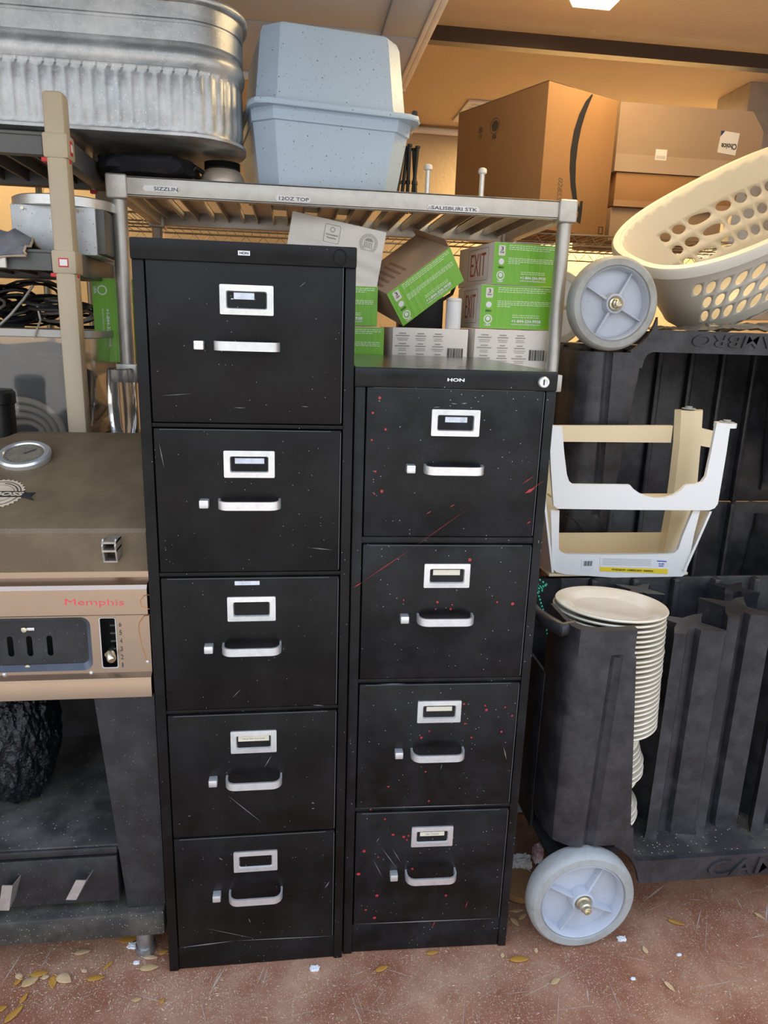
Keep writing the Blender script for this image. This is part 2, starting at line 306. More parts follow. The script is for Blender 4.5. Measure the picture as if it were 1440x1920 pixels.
# ================================================================== FILING CABINETS
CW, CD = .381, .673
def filing_cabinet(loc, rotz, H, drawers, paint, label, top=True, lock=False, logo_x=.19, kick=.06, embossed=False, insl=.0225, insr=.021):
    t = thing('filing_cabinet', label, 'filing cabinet', loc, rotz)
    b = MB()
    b.box(0, CW, .03, CD, .0, H-.004, .002)
    b.box(0, insl-.002, 0, .04, 0, H-.03, .0025); b.box(CW-insr+.002, CW, 0, .04, 0, H-.03, .0025)
    b.box(insl-.003, CW-insr+.003, .004, .04, 0.001, drawers[-1][1]-.004, .002)
    for i in range(len(drawers)-1):
        z0, z1 = drawers[i+1][0]+.0015, drawers[i][1]-.0015
        if z1-z0 > .004: b.box(insl-.003, CW-insr+.003, .002, .04, z0, z1, .0015)
    b.build('body', paint, t, world=False)
    b = MB(); b.box(-.001, CW+.0005, -.005, .02, H-.035, H, .003); b.box(0, CW, .02, CD, H-.006, H, .002); b.build('top_cap', paint, t, world=False)
    if top: b = MB(); b.box(.001, CW-.001, -.002, CD-.002, H, H+.0012); b.build('top_surface', m_cabtop, t, world=False)
    cx = (insl+CW-insr)/2
    for i, d in enumerate(drawers):
        zt, zb = d[0], d[1]; cards = d[2] if len(d) > 2 else None
        b = MB(); b.box(insl, CW-insr, -.0015, .03, zb, zt, .003)
        dr = b.build('drawer', paint, t, world=False)
        # worn bright edges of the drawer front
        b = MB(); e = .0007
        b.box(CW-insr-.0022, CW-insr-.0012, -.0026, -.001, zb+.004, zt-.004); b.box(insl+.012, CW-insr-.02, -.0024, -.001, zt-.0022, zt-.0014)
        b.build('worn_edge', m_edge, dr, world=False)
        hz = zb+.137; path = []
        for a in range(0, 91, 15): path.append((-.055+.018*(1-math.cos(math.radians(a))), -.032+.0+.018*(1-math.sin(math.radians(a))) ))
        path = [(-.055, 0.0)]+[(x, y) for x, y in path]
        full = path+[(-x, y) for x, y in path[::-1]]
        ring = []
        b = MB(); rings = []
        for k, (x, y) in enumerate(full):
            a = full[max(k-1, 0)]; c = full[min(k+1, len(full)-1)]; tx, ty = c[0]-a[0], c[1]-a[1]; l = math.hypot(tx, ty); nx, ny = -ty/l*.002, tx/l*.002
            rings.append([Vector((cx+x+nx, y+ny, hz-.0078)), Vector((cx+x-nx, y-ny, hz-.0078)), Vector((cx+x-nx, y-ny, hz+.0078)), Vector((cx+x+nx, y+ny, hz+.0078))])
        b.loft(rings); b.build('handle', m_chrome, dr, world=False, ang=40)
        b = MB(); b.box(cx-.091, cx-.074, -.019, 0, hz-.008, hz+.0075, .002); b.build('thumb_latch', m_chrome, dr, world=False)
        lz = zt-.064; b = MB(); o_ = rr(.092, .050, .002, 2, cx, lz); i_ = rr(.070, .030, .003, 2, cx, lz); i2 = rr(.067, .027, .003, 2, cx, lz)
        b.loft([[Vector((x, -.0012, z)) for x, z in o_], [Vector((x, -.0050, z)) for x, z in o_], [Vector((x, -.0058, z)) for x, z in i_], [Vector((x, -.0018, z)) for x, z in i2]], False, False)
        b.build('label_holder', m_chrome, dr, world=False)
        if cards:
            for kind, x0, x1, z0, z1 in cards:
                b = MB(); b.box(cx+x0, cx+x1, -.0026, -.0017, lz+z0, lz+z1); c = b.build('label_card', m_card if kind == 'card' else m_tape, dr, world=False)
    b = MB()
    Rm = Matrix.Translation(loc) @ Matrix.Rotation(rotz, 4, 'Z')
    R3 = Rm.to_3x3()
    lc = (logo_x, -.0055, H-.018)
    if lock:
        text('HON', Rm @ Vector(lc), R3 @ Vector((1, 0, 0)), (0, 0, 1), .032, .006, m_white, t, 'maker_name', off=.03)
        b = MB(); M = Matrix.Rotation(math.pi/2, 3, 'X')
        b.lathe([(.0105, 0), (.0105, .006), (.009, .008), (.0062, .008), (.006, .005), (.0001, .005)], (.353, -.005, H-.018), 24, M); lk = b.build('lock', m_chrome, t, world=False)
        b = MB(); b.box(.3518, .3542, -.0108, -.009, H-.023, H-.013); b.build('keyhole', m_ink, lk, world=False)
    else:
        b = MB(); b.box(logo_x-.010, logo_x+.010, -.0062, -.005, H-.022, H-.0145); b.build('maker_plate', m_white, t, world=False)
        text('HON', Rm @ Vector((logo_x, -.0064, H-.0182)), R3 @ Vector((1, 0, 0)), (0, 0, 1), .015, .0045, m_ink, t, 'maker_name', off=.03)
    if embossed:
        b = MB(); pts = [(.352+x, -.0055, H-.018+z) for x, z in rr(.021, .026, .0104, 6)]; b.tube(pts, .0008, 6, closed=True); b.build('embossed_ring', paint, t, world=False)
    return t, Rm
cabL, RmL = filing_cabinet((0, 0, 0), 0, 1.525,
    [(1.494, 1.215, [('tape', -.022, .013, .001, .012), ('tape', -.027, -.023, .0005, .002)]), (1.2045, .931, [('tape', -.026, .027, .001, .011)]), (.920, .641), (.630, .345, [('card', -.031, .031, .001, .013)]), (.342, .063)],
    m_cabL, 'tall black five-drawer metal filing cabinet left of the shorter one', top=False, logo_x=.188, embossed=True)
b = MB(); b.box(.160, .207, -.0022, -.0014, .9045, .9125); b.build('tape_strip', m_tape, cabL, world=False)
text('Gene Gldr Kut Steel', (.191, -.0028, .630-.057), (1, 0, 0), (0, 0, 1), .045, .0035, m_print, cabL, 'typed_label')
cabR, RmR = filing_cabinet((.3835, .009, 0), -.033, 1.32,
    [(1.286, .998, [('tape', -.02, .022, .001, .011)]), (.982, .693, [('card', -.028, .026, .001, .012)]), (.681, .387, [('card', -.027, .027, .001, .011)]), (.375, .081, [('card', -.027, .027, .001, .011)])],
    m_cabR, 'shorter black four-drawer metal filing cabinet with lock and red paint spatter', lock=True, logo_x=.187)
text('Vet Tvhoto', RmR @ Vector((.191, -.0028, .375-.058)), RmR.to_3x3() @ Vector((1, 0, 0)), (0, 0, 1), .03, .004, m_print, cabR, 'typed_label')
# red paint spatter and slashes lying on the right cabinet front
PN = RmR.to_3x3() @ Vector((0, -1, 0)); P0 = RmR @ Vector((0, -.0024, 0))
dots = [(712, 746, 3), (699, 774, 2.4), (723, 805, 2.4), (697, 825, 2), (704, 884, 2), (716, 921, 3), (702, 926, 1.5), (881, 1050, 3.3), (757, 1125, 1.6), (820, 1129, 2.6), (961, 1132, 3), (848, 1134, 1.6), (845, 1142, 2.2), (932, 1129, 1.8), (817, 1142, 1.6),
        (870, 1320, 2.2), (910, 1323, 1.8), (912, 1331, 2.6), (947, 1326, 1.8), (960, 1342, 2), (872, 1357, 1.8), (940, 1372, 2.2), (884, 1383, 2), (790, 1383, 2.6), (805, 1371, 1.6), (798, 1447, 1.8), (728, 1475, 2), (722, 1536, 2), (804, 1502, 1.8), (695, 1518, 1.6),
        (737, 1565, 2.6), (757, 1569, 3), (766, 1567, 1.8), (763, 1575, 2), (683, 1596, 3), (709, 1607, 1.6), (672, 1639, 3.6), (773, 1629, 2.4), (707, 1679, 3.2), (836, 1679, 2.4), (686, 1706, 2.2), (702, 1721, 3), (693, 710, 2.2), (690, 718, 1.8), (707, 712, 1.4)]
b = MB()
for px, py, r in dots:
    a = on(px, py, P0, PN); c = on(px+r, py, P0, PN); rad = (c-a).length; n = 8
    b.add([a+Vector((rad*math.cos(2*math.pi*k/n)*random.uniform(.8, 1.2), 0, rad*math.sin(2*math.pi*k/n)*random.uniform(.8, 1.2))) for k in range(n)], [list(range(n))])
b.build('paint_spatter', m_red, cabR, smooth=False)
b = MB()
for x0, y0, x1, y1, w0 in [(678, 1092, 770, 1030, .5), (770, 1030, 880, 952, .3), (843, 951, 854, 945, .9), (799, 964, 809, 958, .8), (984, 925, 1003, 915, 3), (983, 926, 1022, 900, .5), (978, 908, 1002, 892, .6), (988, 982, 995, 977, 1.2), (663, 1101, 679, 1092, 1), (872, 1703, 877, 1690, .8), (811, 1738, 816, 1726, .8)]:
    dx, dy = x1-x0, y1-y0; l = math.hypot(dx, dy); nx, ny = -dy/l*w0, dx/l*w0
    b.add([on(x0, y0, P0, PN), on((x0+x1)/2+nx, (y0+y1)/2+ny, P0, PN), on(x1, y1, P0, PN), on((x0+x1)/2-nx, (y0+y1)/2-ny, P0, PN)], [[0, 1, 2, 3]])
b.build('paint_slash', m_red, cabR, smooth=False)
# pale scratches, both cabinets
def scratches(cab, P0, PN, segs):
    b = MB()
    for x0, y0, x1, y1, w0 in segs:
        dx, dy = x1-x0, y1-y0; l = math.hypot(dx, dy); nx, ny = -dy/l*w0, dx/l*w0
        b.add([on(x0, y0, P0, PN), on((x0+x1)/2+nx, (y0+y1)/2+ny, P0, PN), on(x1, y1, P0, PN), on((x0+x1)/2-nx, (y0+y1)/2-ny, P0, PN)], [[0, 1, 2, 3]])
    b.build('scratch', m_scr, cab, smooth=False)['kind'] = 'stuff'
m_scr = mat('scratch_mark', (.16, .155, .15), .6)
scratches(cabL, Vector((0, -.0024, 0)), Vector((0, -1, 0)), [(298, 830, 308, 878, .8), (580, 1027, 622, 1031, .8), (302, 742, 362, 738, .5), (437, 764, 462, 765, .6), (564, 762, 580, 763, .6), (425, 1490, 492, 1543, .7), (495, 1440, 510, 1415, .8), (585, 1322, 608, 1323, .7), (436, 1308, 452, 1292, .5),
     (337, 1777, 440, 1764, 1.1), (440, 1764, 622, 1755, .9), (609, 1666, 618, 1652, 1), (410, 1608, 418, 1613, 1), (383, 1740, 480, 1760, .4), (560, 540, 575, 527, .5), (470, 1730, 466, 1722, .8), (335, 1545, 338, 1545, .8), (352, 1530, 358, 1530, .8), (584, 1506, 590, 1506, .9), (584, 1516, 590, 1516, .9)])
scratches(cabR, P0, PN, [(744, 1628, 716, 1590, .7), (752, 1618, 735, 1590, .6), (717, 1645, 700, 1612, .6), (705, 1580, 712, 1570, .6), (950, 1425, 944, 1400, 1), (662, 1733, 930, 1722, 1.1), (668, 1516, 950, 1508, .8), (845, 756, 858, 758, 1), (865, 757, 876, 756, 1.4), (812, 764, 826, 763, .8), (826, 1443, 829, 1432, .6), (762, 1282, 710, 1283, .7)])
# ================================================================== ALUMINIUM RACK
RX0, RX1, RY0, RY1, RZ = -.170, 1.018, .72, 1.27, 1.743
t = thing('storage_rack', 'cast aluminium storage rack with slatted shelves and taped food names', 'rack', ((RX0+RX1)/2, .995, 0))
for x in (RX0, RX1):
    for y in (RY0, RY1):
        b = MB(); b.cyl((x, y, .012), (x, y, RZ-.05), .0195, n=28); b.cyl((x, y, 0), (x, y, .015), .024); b.build('post', m_alu, t)
        b = MB(); b.box(x-.0265, x+.0265, y-.0265, y+.0265, RZ-.056, RZ+.004, .006, 3); b.build('corner_cap', m_alu, t)
        b = MB(); b.box(x-.0265, x+.0265, y-.0265, y+.0265, 1.228, 1.277, .003); b.build('bracket', m_alu, t)
def rack_shelf(z, nslat):
    b = MB()
    b.box(RX0+.02, RX1-.02, RY0-.02, RY0-.014, z-.047, z, .002); b.box(RX0+.02, RX1-.02, RY0-.02, RY0+.018, z-.006, z, .002); b.box(RX0+.02, RX1-.02, RY0-.02, RY0+.006, z-.047, z-.042, .001)
    b.box(RX0+.02, RX1-.02, RY1-.02, RY1+.015, z-.047, z, .003)
    b.box(RX0-.016, RX0+.016, RY0+.02, RY1-.02, z-.047, z, .003); b.box(RX1-.016, RX1+.016, RY0+.02, RY1-.02, z-.047, z, .003)
    b.build('shelf_frame', m_alu, t)
    for i in range(nslat):
        x = RX0+.065+(RX1-RX0-.13)*i/(nslat-1); b = MB()
        b.box(x-.027, x+.027, RY0+.012, RY1-.015, z-.008, z-.005); b.box(x-.027, x-.024, RY0+.012, RY1-.015, z-.030, z-.005); b.box(x+.024, x+.027, RY0+.012, RY1-.015, z-.030, z-.005)
        b.build('slat', m_alu2, t)
rack_shelf(RZ, 12); rack_shelf(1.275, 12); rack_shelf(1.082, 12)
def tape_label(s, x0, x1, px0, px1, z, h=.0145):
    b = MB(); hh = h/2; y = RY0-.0214
    b.ext([(x0, y, z), (x0+.005, y, z+hh), (x1-.005, y, z+hh), (x1, y, z), (x1-.005, y, z-hh), (x0+.005, y, z-hh)], (0, .0008, 0)); o = b.build('tape_label', m_white, t, smooth=False)
    text(s, ((px0+px1)/2, y-.0003, z), (1, 0, 0), (0, 0, 1), px1-px0, h*.6, m_print2, o, 'label_text', off=.01)
m_print2 = mat('label_print', (.06, .06, .07), .6)
tape_label('SIZZLIN', -.106, -.016, -.078, -.019, 1.716); tape_label('12OZ TOP', .226, .319, .236, .313, 1.7095); tape_label('::SALISBURI STK', .626, .770, .630, .764, 1.7075)

# ---- wire shelf unit behind
t = thing('wire_shelf', 'chrome wire shelving unit behind the aluminium rack, carrying the cartons', 'shelf', (.8, 1.6, 0))
WY0, WY1, WX0, WX1, WZ = 1.325, 1.86, -.55, 2.15, 1.742
def truss(p0, p1):
    p0 = Vector(p0); p1 = Vector(p1); b = MB(); b.tube([p0, p1], .0036, 6); d = Vector((0, 0, -.036)); b.tube([p0+d, p1+d], .003, 6)
    n = int((p1-p0).length/.035); pts = [p0.lerp(p1, i/n)+(d if i % 2 else Vector()) for i in range(n+1)]; b.tube(pts, .0018, 5); return b
for p0, p1 in (((WX0, WY0, WZ), (WX1, WY0, WZ)), ((WX0, WY1, WZ), (WX1, WY1, WZ)), ((WX0, WY0, 1.25), (WX1, WY0, 1.25)), ((WX0, WY0, WZ), (WX0, WY1, WZ)), ((WX1, WY0, WZ), (WX1, WY1, WZ)), ((WX0, WY1, 1.25), (WX1, WY1, 1.25))): truss(p0, p1).build('shelf_edge', m_wire, t)
b = MB()
for z in (WZ, 1.25):
    for i in range(80): x = WX0+.02+i*(WX1-WX0-.04)/79; b.tube([(x, WY0, z), (x, WY1, z)], .0017, 4, cap=False)
    for y in (1.5, 1.68): b.tube([(WX0, y, z-.004), (WX1, y, z-.004)], .003, 5)
b.build('wire_grid', m_wire, t)
for x in (WX0, .8, WX1):
    for y in (WY0, WY1): b = MB(); b.cyl((x, y, 0), (x, y, WZ+.01 if x == .8 else WZ+.08), .0125, n=16); b.build('post', m_wire, t)

# ================================================================== PLASTIC SHELVING, LEFT
t = thing('plastic_shelving', 'beige and grey plastic shelving with red clips behind the smoker grill', 'shelving', (-.55, .75, 0))
PX, PY0, PY1 = -.252, .50, .95
for x in (PX, -1.15):
    for y in (PY0+.023, PY1-.023):
        b = MB(); b.box(x-.023, x+.023, y-.023, y+.023, 0, 1.872, .009, 2); b.build('post', m_poly, t)
for z in (1.787, 1.541, 1.08):
    b = MB(); sec = lambda o: [(-1.12, PY0+o, z)]
    # front rim with sloped ends
    b.ext([(-1.10, PY0+.006, z-.045), (PX-.030, PY0+.006, z-.045), (PX-.030, PY0+.006, z-.006), (-1.10, PY0+.006, z-.006)], (0, .03, 0))
    b.box(-1.12, PX-.018, PY0+.002, PY0+.036, z-.007, z, .002)
    b.box(-1.12, PX-.02, PY1-.036, PY1, z-.045, z, .002)
    b.box(PX-.016, PX+.018, PY0+.03, PY1-.03, z-.052, z, .002); b.box(-1.17, -1.13, PY0+.03, PY1-.03, z-.045, z, .002)
    b.build('shelf_frame', m_polyd, t)
    for i in range(14):
        x = -1.1+i*.063; b = MB(); b.box(x, x+.045, PY0+.03, PY1-.03, z-.008, z-.003); b.box(x+.018, x+.024, PY0+.03, PY1-.03, z-.035, z-.008); b.build('shelf_slat', m_polyd, t)
    for y in (PY0, PY1-.052):
        b = MB(); b.box(PX-.028, PX+.027, y-.003, y+.055, z-.052, z+.001, .006); c = b.build('corner_bracket', m_poly, t)
        b = MB(); b.box(PX-.034, PX-.014, y+.004, y+.02, z-.059, z-.050, .002); b.build('wedge_clip', m_redclip, c); b = MB(); b.box(PX+.018, PX+.025, y+.014, y+.030, z-.058, z-.050, .002); b.build('wedge_clip', m_redclip, c)
    if z < 1.6:
        b = MB(); b.box(PX-.012, PX+.010, PY0-.0042, PY0-.002, z-.037, z-.017, .001); o = b.build('clip_window', m_redclip, t); b = MB(); b.box(PX-.009, PX+.008, PY0-.0048, PY0-.004, z-.034, z-.020); b.build('clip_label', m_white, o)
b = MB(); b.box(PX+.0265, PX+.0285, PY0+.014, PY0+.030, 1.745, 1.775, .001); b.build('clip_window', m_redclip, t); b = MB(); b.box(PX+.028, PX+.0292, PY0+.016, PY0+.028, 1.752, 1.768); b.build('clip_label', m_white, t)

# ================================================================== STOCK TANK
t = thing('stock_tank', 'oval ribbed galvanised stock tank on top of the plastic shelving', 'tank', (-.45, .865, 1.827))
TXR, TY, TR, TXL = .147, .86, .275, -1.0
R1C, R2C, HY = .135, .29, .22
def stadium(R, z, corr=0, n=260):
    off = R-.275; hx, hy = (TXR-TXL)/2, HY; cx_ = (TXR+TXL)/2; a1, a2 = R1C, R2C; out = []
    segs = [('l', (-hx+a1, -hy), (1, 0), 2*(hx-a1), 0), ('a', (hx-a1, -hy+a1), -90, math.pi/2*a1, a1), ('l', (hx, -hy+a1), (0, 1), 2*hy-a1-a2, 0), ('a', (hx-a2, hy-a2), 0, math.pi/2*a2, a2), ('l', (hx-a2, hy), (-1, 0), 2*(hx-a2), 0), ('a', (-hx+a2, hy-a2), 90, math.pi/2*a2, a2), ('l', (-hx, hy-a2), (0, -1), 2*hy-a1-a2, 0), ('a', (-hx+a1, -hy+a1), 180, math.pi/2*a1, a1)]
    per = sum(q[3] for q in segs)
    for i in range(n):
        s_ = per*i/n; o = off+corr*abs(math.sin(math.pi*s_/.030))
        for kind, p, d, l, rc in segs:
            if s_ <= l:
                if kind == 'l': x, y, nx_, ny_ = p[0]+d[0]*s_, p[1]+d[1]*s_, d[1], -d[0]
                else: a = math.radians(d)+s_/rc; nx_, ny_ = math.cos(a), math.sin(a); x, y = p[0]+rc*nx_, p[1]+rc*ny_
                break
            s_ -= l
        out.append(Vector((cx_+x+nx_*o, TY+y+ny_*o, z)))
    return out
TZ = .037
prof = [(.272, 1.790, 0), (.276, 1.792, 0), (.2765, 1.799, 0), (.266, 1.802, 0), (.264, 1.808, .0), (.263, 1.82, .006), (.263, 1.93, .006), (.264, 1.941, .0), (.268, 1.948, 0)]
for k in range(9): a = math.pi*k/8; prof.append((.266+.009*math.sin(a), 1.950+.048*k/8, 0))
prof += [(.264, 2.001, 0), (.266, 2.003, 0), (.270, 2.006, 0), (.2705, 2.045, 0), (.267, 2.047, 0), (.267, 2.053, 0), (.2705, 2.055, 0), (.2710, 2.090, 0)]
prof2 = []
for k in range(10): a = -math.pi/2+math.pi*1.5*k/9; prof2.append((.274+.0095*math.cos(a), 2.0995+.0095*math.sin(a), 0))
prof = [(r, z+TZ-.012*(z-1.79)/.3, c*.95) for r, z, c in prof]; prof2 = [(r, z+TZ-.012, c) for r, z, c in prof2]
b = MB(); rings = [stadium(r, z, c, 780 if False else 520) for r, z, c in prof]; rings += [stadium(.262, 2.10, 0, 520), stadium(.256, 1.84, 0, 520)]
b.loft(rings); b.build('tank_wall', m_galv, t, ang=50)
b = MB(); b.loft([stadium(r, z, c, 260) for r, z, c in prof2+[prof2[0]]], False, False); b.build('rolled_rim', m_galv, t, ang=60)

# navy bag squashed below the tank
def blob(name, c, s, m, amp=.1, seed=1, parent=None, fr=3.0, flat=None):
    from mathutils import noise
    b = bmesh.new(); bmesh.ops.create_icosphere(b, subdivisions=4, radius=1)
    for v in b.verts:
        d = v.co.copy(); k = 1+amp*noise.noise(d*fr+Vector((seed*7.1, 0, 0)))
        p = Vector([math.copysign(abs(q)**.6, q) for q in d])*k; v.co = Vector((c[0]+p.x*s[0], c[1]+p.y*s[1], c[2]+p.z*s[2]))
        if flat is not None: v.co.z = max(v.co.z, flat)
    mb = MB(); mb.bm(b); return mb.build(name, m, parent)
o = blob('fabric_bag', (-.112, .88, 1.780), (.128, .155, .0355), m_navy, .12, 2, flat=1.7445); tag(o, 'dark navy fabric bag squashed under the stock tank on the rack', 'bag')

b = MB(); b.box(-.95, -.285, .67, .70, 1.7875, 1.8265, .002); o = b.build('support_board', m_polyd, None); tag(o, 'dark board lying on the plastic shelving under the near side of the stock tank', 'board')
b = MB(); b.box(-.95, -.285, .86, .89, 1.7875, 1.8265, .002); o = b.build('support_board', m_polyd, None); tag(o, 'dark board lying on the plastic shelving under the middle of the stock tank', 'board')
# canister with corrugated hose behind the tank
CX, CY = .080, .85
t = thing('metal_canister', 'pale metal canister with black ribbed collar and handle under the stock tank end', 'canister', (CX, CY, 1.745))
b = MB(); b.lathe([(.02, 0), (.060, .0), (.062, .006), (.059, .030), (.050, .044), (.044, .050)], (CX, CY, 1.7445), 40); b.build('canister_body', mat('pale_beige_metal', (.55, .47, .38), .35, .4, var=.3), t)
b = MB(); pr_ = []
for k in range(4): pr_ += [(.044, .050+k*.0052), (.0485, .0526+k*.0052)]
b.lathe(pr_, (CX, CY, 1.7445), 40); b.build('ribbed_collar', m_blk, t)
b = MB(); b.tube([Vector((CX-.050, CY-.03, 1.783)), Vector((CX-.066, CY-.05, 1.79)), Vector((CX-.079, CY-.05, 1.776)), Vector((CX-.072, CY-.05, 1.757)), Vector((CX-.052, CY-.03, 1.755))], [.006, .007, .008, .007, .006], 10); b.build('handle', m_blk, t)

# ================================================================== LITTER BOX
LB = Matrix.Translation((.236, .745, 1.7445)) @ Matrix.Rotation(math.radians(9), 4, 'Z')
t = thing('litter_box', 'hooded pale blue plastic litter box on the aluminium rack', 'litter box', mat=LB)
def octr(x0, x1, y0, y1, z, c):
    return [Vector(p) for p in ((x0+c, y0, z), (x1-c, y0, z), (x1, y0+c, z), (x1, y1-c, z), (x1-c, y1, z), (x0+c, y1, z), (x0, y1-c, z), (x0, y0+c, z))]
def octs(x0, x1, y0, y1, z, c): # corner cut with several segments
    out = []
    for cx_, cy2, a0 in ((x1-c, y0+c, -90), (x1-c, y1-c, 0), (x0+c, y1-c, 90), (x0+c, y0+c, 180)):
        for i in range(3): a = math.radians(a0+45*i); out.append(Vector((cx_+c*math.cos(a), cy2+c*math.sin(a), z)))
    return out
b = MB(); g = 0.0
b.loft([octr(-.046, .334, 0, 0.390, 0, .046), octr(-.064, .358, -.022, 0.412, .155, .05), octr(-.068, .362, -.027, 0.416, .157, .05), octr(-.070, .366, -.029, 0.418, .192, .05), octr(-.066, .362, -.025, 0.414, .194, .048)]); b.build('pan', m_litter, t, world=False, ang=25)
b = MB(); b.loft([octs(-.078, .382, -.045, 0.435, .186, .045), octs(-.080, .384, -.047, 0.437, .190, .045), octs(-.078, .382, -.045, 0.435, .199, .045), octs(-.070, .372, -.035, 0.425, .201, .045)]); b.build('rim_flange', m_litter, t, world=False, ang=40)
b = MB(); b.loft([octr(-.060, .352, -.022, 0.412, .200, .048), octr(-.056, .349, -.018, 0.408, .215, .048), octr(-.040, .333, .002, 0.388, .372, .044), octr(-.034, .326, .008, 0.380, .388, .042), octr(-.02, .312, .022, 0.366, .395, .036)]); b.build('hood', m_litter, t, world=False, ang=25)
b = MB(); b.box(.352, .366, -.035, -.02, .198, .212, .003); b.build('hood_latch', m_blk, t, world=False)

# ================================================================== items on top rack, right
t = thing('folding_tripod', 'folded black metal tripod legs standing behind the litter box', 'tripod', (.62, 1.06, 1.745))
for i, (x0, x1) in enumerate(((.585, .612), (.605, .625), (.628, .630), (.655, .645), (.640, .655))):
    b = MB(); p0 = Vector((x0, 1.05+.012*(i % 3), 1.7445)); p1 = Vector((x1, 1.07+.012*(i % 2), 1.93+.004*(i % 3))); b.cyl(p0, p1, .0058, n=10); b.cyl(p1, p1+Vector((0, 0, .006)), .008, n=10)
    b.cyl(p0.lerp(p1, .45), p0.lerp(p1, .5), .0075, n=10); b.build('leg', m_blk, t)
for px, py, lab in ((803, 312, 'chrome rod with white rubber foot pointing up, the one nearer the litter box'), (905, 319, 'chrome rod with white rubber foot pointing up in front of the big smile-arrow carton')):
    p = at(px, py, .98); t = thing('upturned_table_foot', lab, 'foot', (p.x, p.y, 1.7445))
    b = MB(); b.cyl((p.x, p.y, 1.7445), (p.x, p.y, p.z-.004), .0075, n=16)
    for k in range(6): b.cyl((p.x, p.y, 1.75+k*.008), (p.x, p.y, 1.754+k*.008), .0082, n=16)
    b.build('rod', m_chrome, t); b = MB(); b.lathe([(.008, -.012), (.0125, -.009), (.013, -.002), (.0115, .003), (.006, .006)], (p.x, p.y, p.z), 20); b.build('rubber_foot', m_white, t)

# ================================================================== LEFT SHELF CONTENTS
t = thing('galvanised_box', 'square galvanised box under a round steel lid on the second plastic shelf', 'box', (-.31, .72, 1.541))
b = MB(); b.box(-.400, -.205, .615, .80, 1.5415, 1.652, .003); b.build('box_body', mat('mottled_zinc', (.50, .52, .53), .5, .6, var=.8, vs=25, col2=(.68, .7, .7), speck=[(150, .2, .8, (.2, .2, .2))]), t)
b = MB(); b.lathe([(.118, 0), (.124, .001), (.124, .022), (.118, .025), (.0001, .025)], (-.30, .72, 1.652), 48); b.build('round_lid', m_chrome, t)
b = MB()
for x in (-.372, -.245): b.cyl((x, .612, 1.643), (x, .616, 1.643), .004, n=10)
b.build('screw', m_zinc, t)
b = MB(); b.box(-.207, -.185, .62, .79, 1.545, 1.65, .004); b.build('side_flange', m_polyd, t)
# denim cloth
def denim():
    t = thing('denim_cloth', 'crumpled worn denim cloth with tan hem hanging over the second shelf edge', 'cloth', (-.42, .53, 1.545))
    b = MB(); rows = []; n = 40
    prof = [(.60, 1.552), (.575, 1.575), (.55, 1.588), (.525, 1.580), (.503, 1.560), (.494, 1.540), (.4945, 1.515), (.4945, 1.50)]
    for i in range(n):
        u = i/(n-1); x = -.60+.27*u; row = []
        lift = .012*math.sin(u*15)+.006*math.sin(u*27+1)
        drop = .45+.5*math.exp(-((u-.62)/.16)**2)
        for k, (y, z) in enumerate(prof):
            zz = z+lift*(1 if k < 5 else .2)
            if k >= 5: zz = 1.545-(1.545-z)*drop*1.0
            if u > .86 and k < 5: zz = z-(u-.86)*.16
            row.append(Vector((x+.006*math.sin(k*1.4+u*9), y-(.004*math.sin(u*25+k)+.004 if k >= 5 else 0), max(zz, 1.5435) if k < 5 else zz)))
        rows.append(row)
    b.loft(rows, False, False, closed=False); o = b.build('cloth', m_denim, t); m = o.modifiers.new('s', 'SOLIDIFY'); m.thickness = .003; m.offset = 1
    b = MB(); b.tube([r[-1]+Vector((0, -.002, 0)) for r in rows], .0028, 6); b.tube([rows[-1][k]+Vector((.001, -.001, .003)) for k in range(8)], .0028, 6); b.build('hem', m_hem, t)
    b = MB(); b.tube([(-.42+.02*math.cos(a/6)*(1), .515-.001*a, 1.575+.013*math.sin(a/6)) for a in range(0, 40)], .004, 6); b.build('curled_hem', m_hem, t)
denim()
o = MB(); o.box(-.50, -.376, .488, .498, 1.497, 1.523, .002); o = o.build('card_strip', m_wcart, None); tag(o, 'pale flat label strip on the second shelf front at the picture left edge', 'strip')
# tote with cables
t = thing('clear_tote', 'clear plastic storage tote under the cable tangle behind the smoker', 'tote', (-.42, .72, 1.085))
def rrz(x0, x1, y0, y1, z, r): return [Vector((x, y, z)) for x, y in rr(x1-x0, y1-y0, r, 5, (x0+x1)/2, (y0+y1)/2)]
b = MB(); b.loft([rrz(-.72, -.245, .565, .87, 1.082, .03), rrz(-.75, -.222, .555, .885, 1.345, .03), rrz(-.747, -.225, .558, .882, 1.345, .03), rrz(-.717, -.248, .568, .867, 1.086, .03)], True, True); b.build('tote_body', m_clear, t)
b = MB(); b.loft([rrz(-.753, -.220, .552, .89, 1.343, .03), rrz(-.757, -.214, .549, .895, 1.345, .03), rrz(-.757, -.214, .549, .895, 1.362, .03), rrz(-.750, -.222, .555, .885, 1.362, .03), rrz(-.750, -.222, .555, .885, 1.343, .03)], False, False); b.build('tote_rim', mat('frosted_rim', (.60, .58, .53), .35, trans=.3), t)
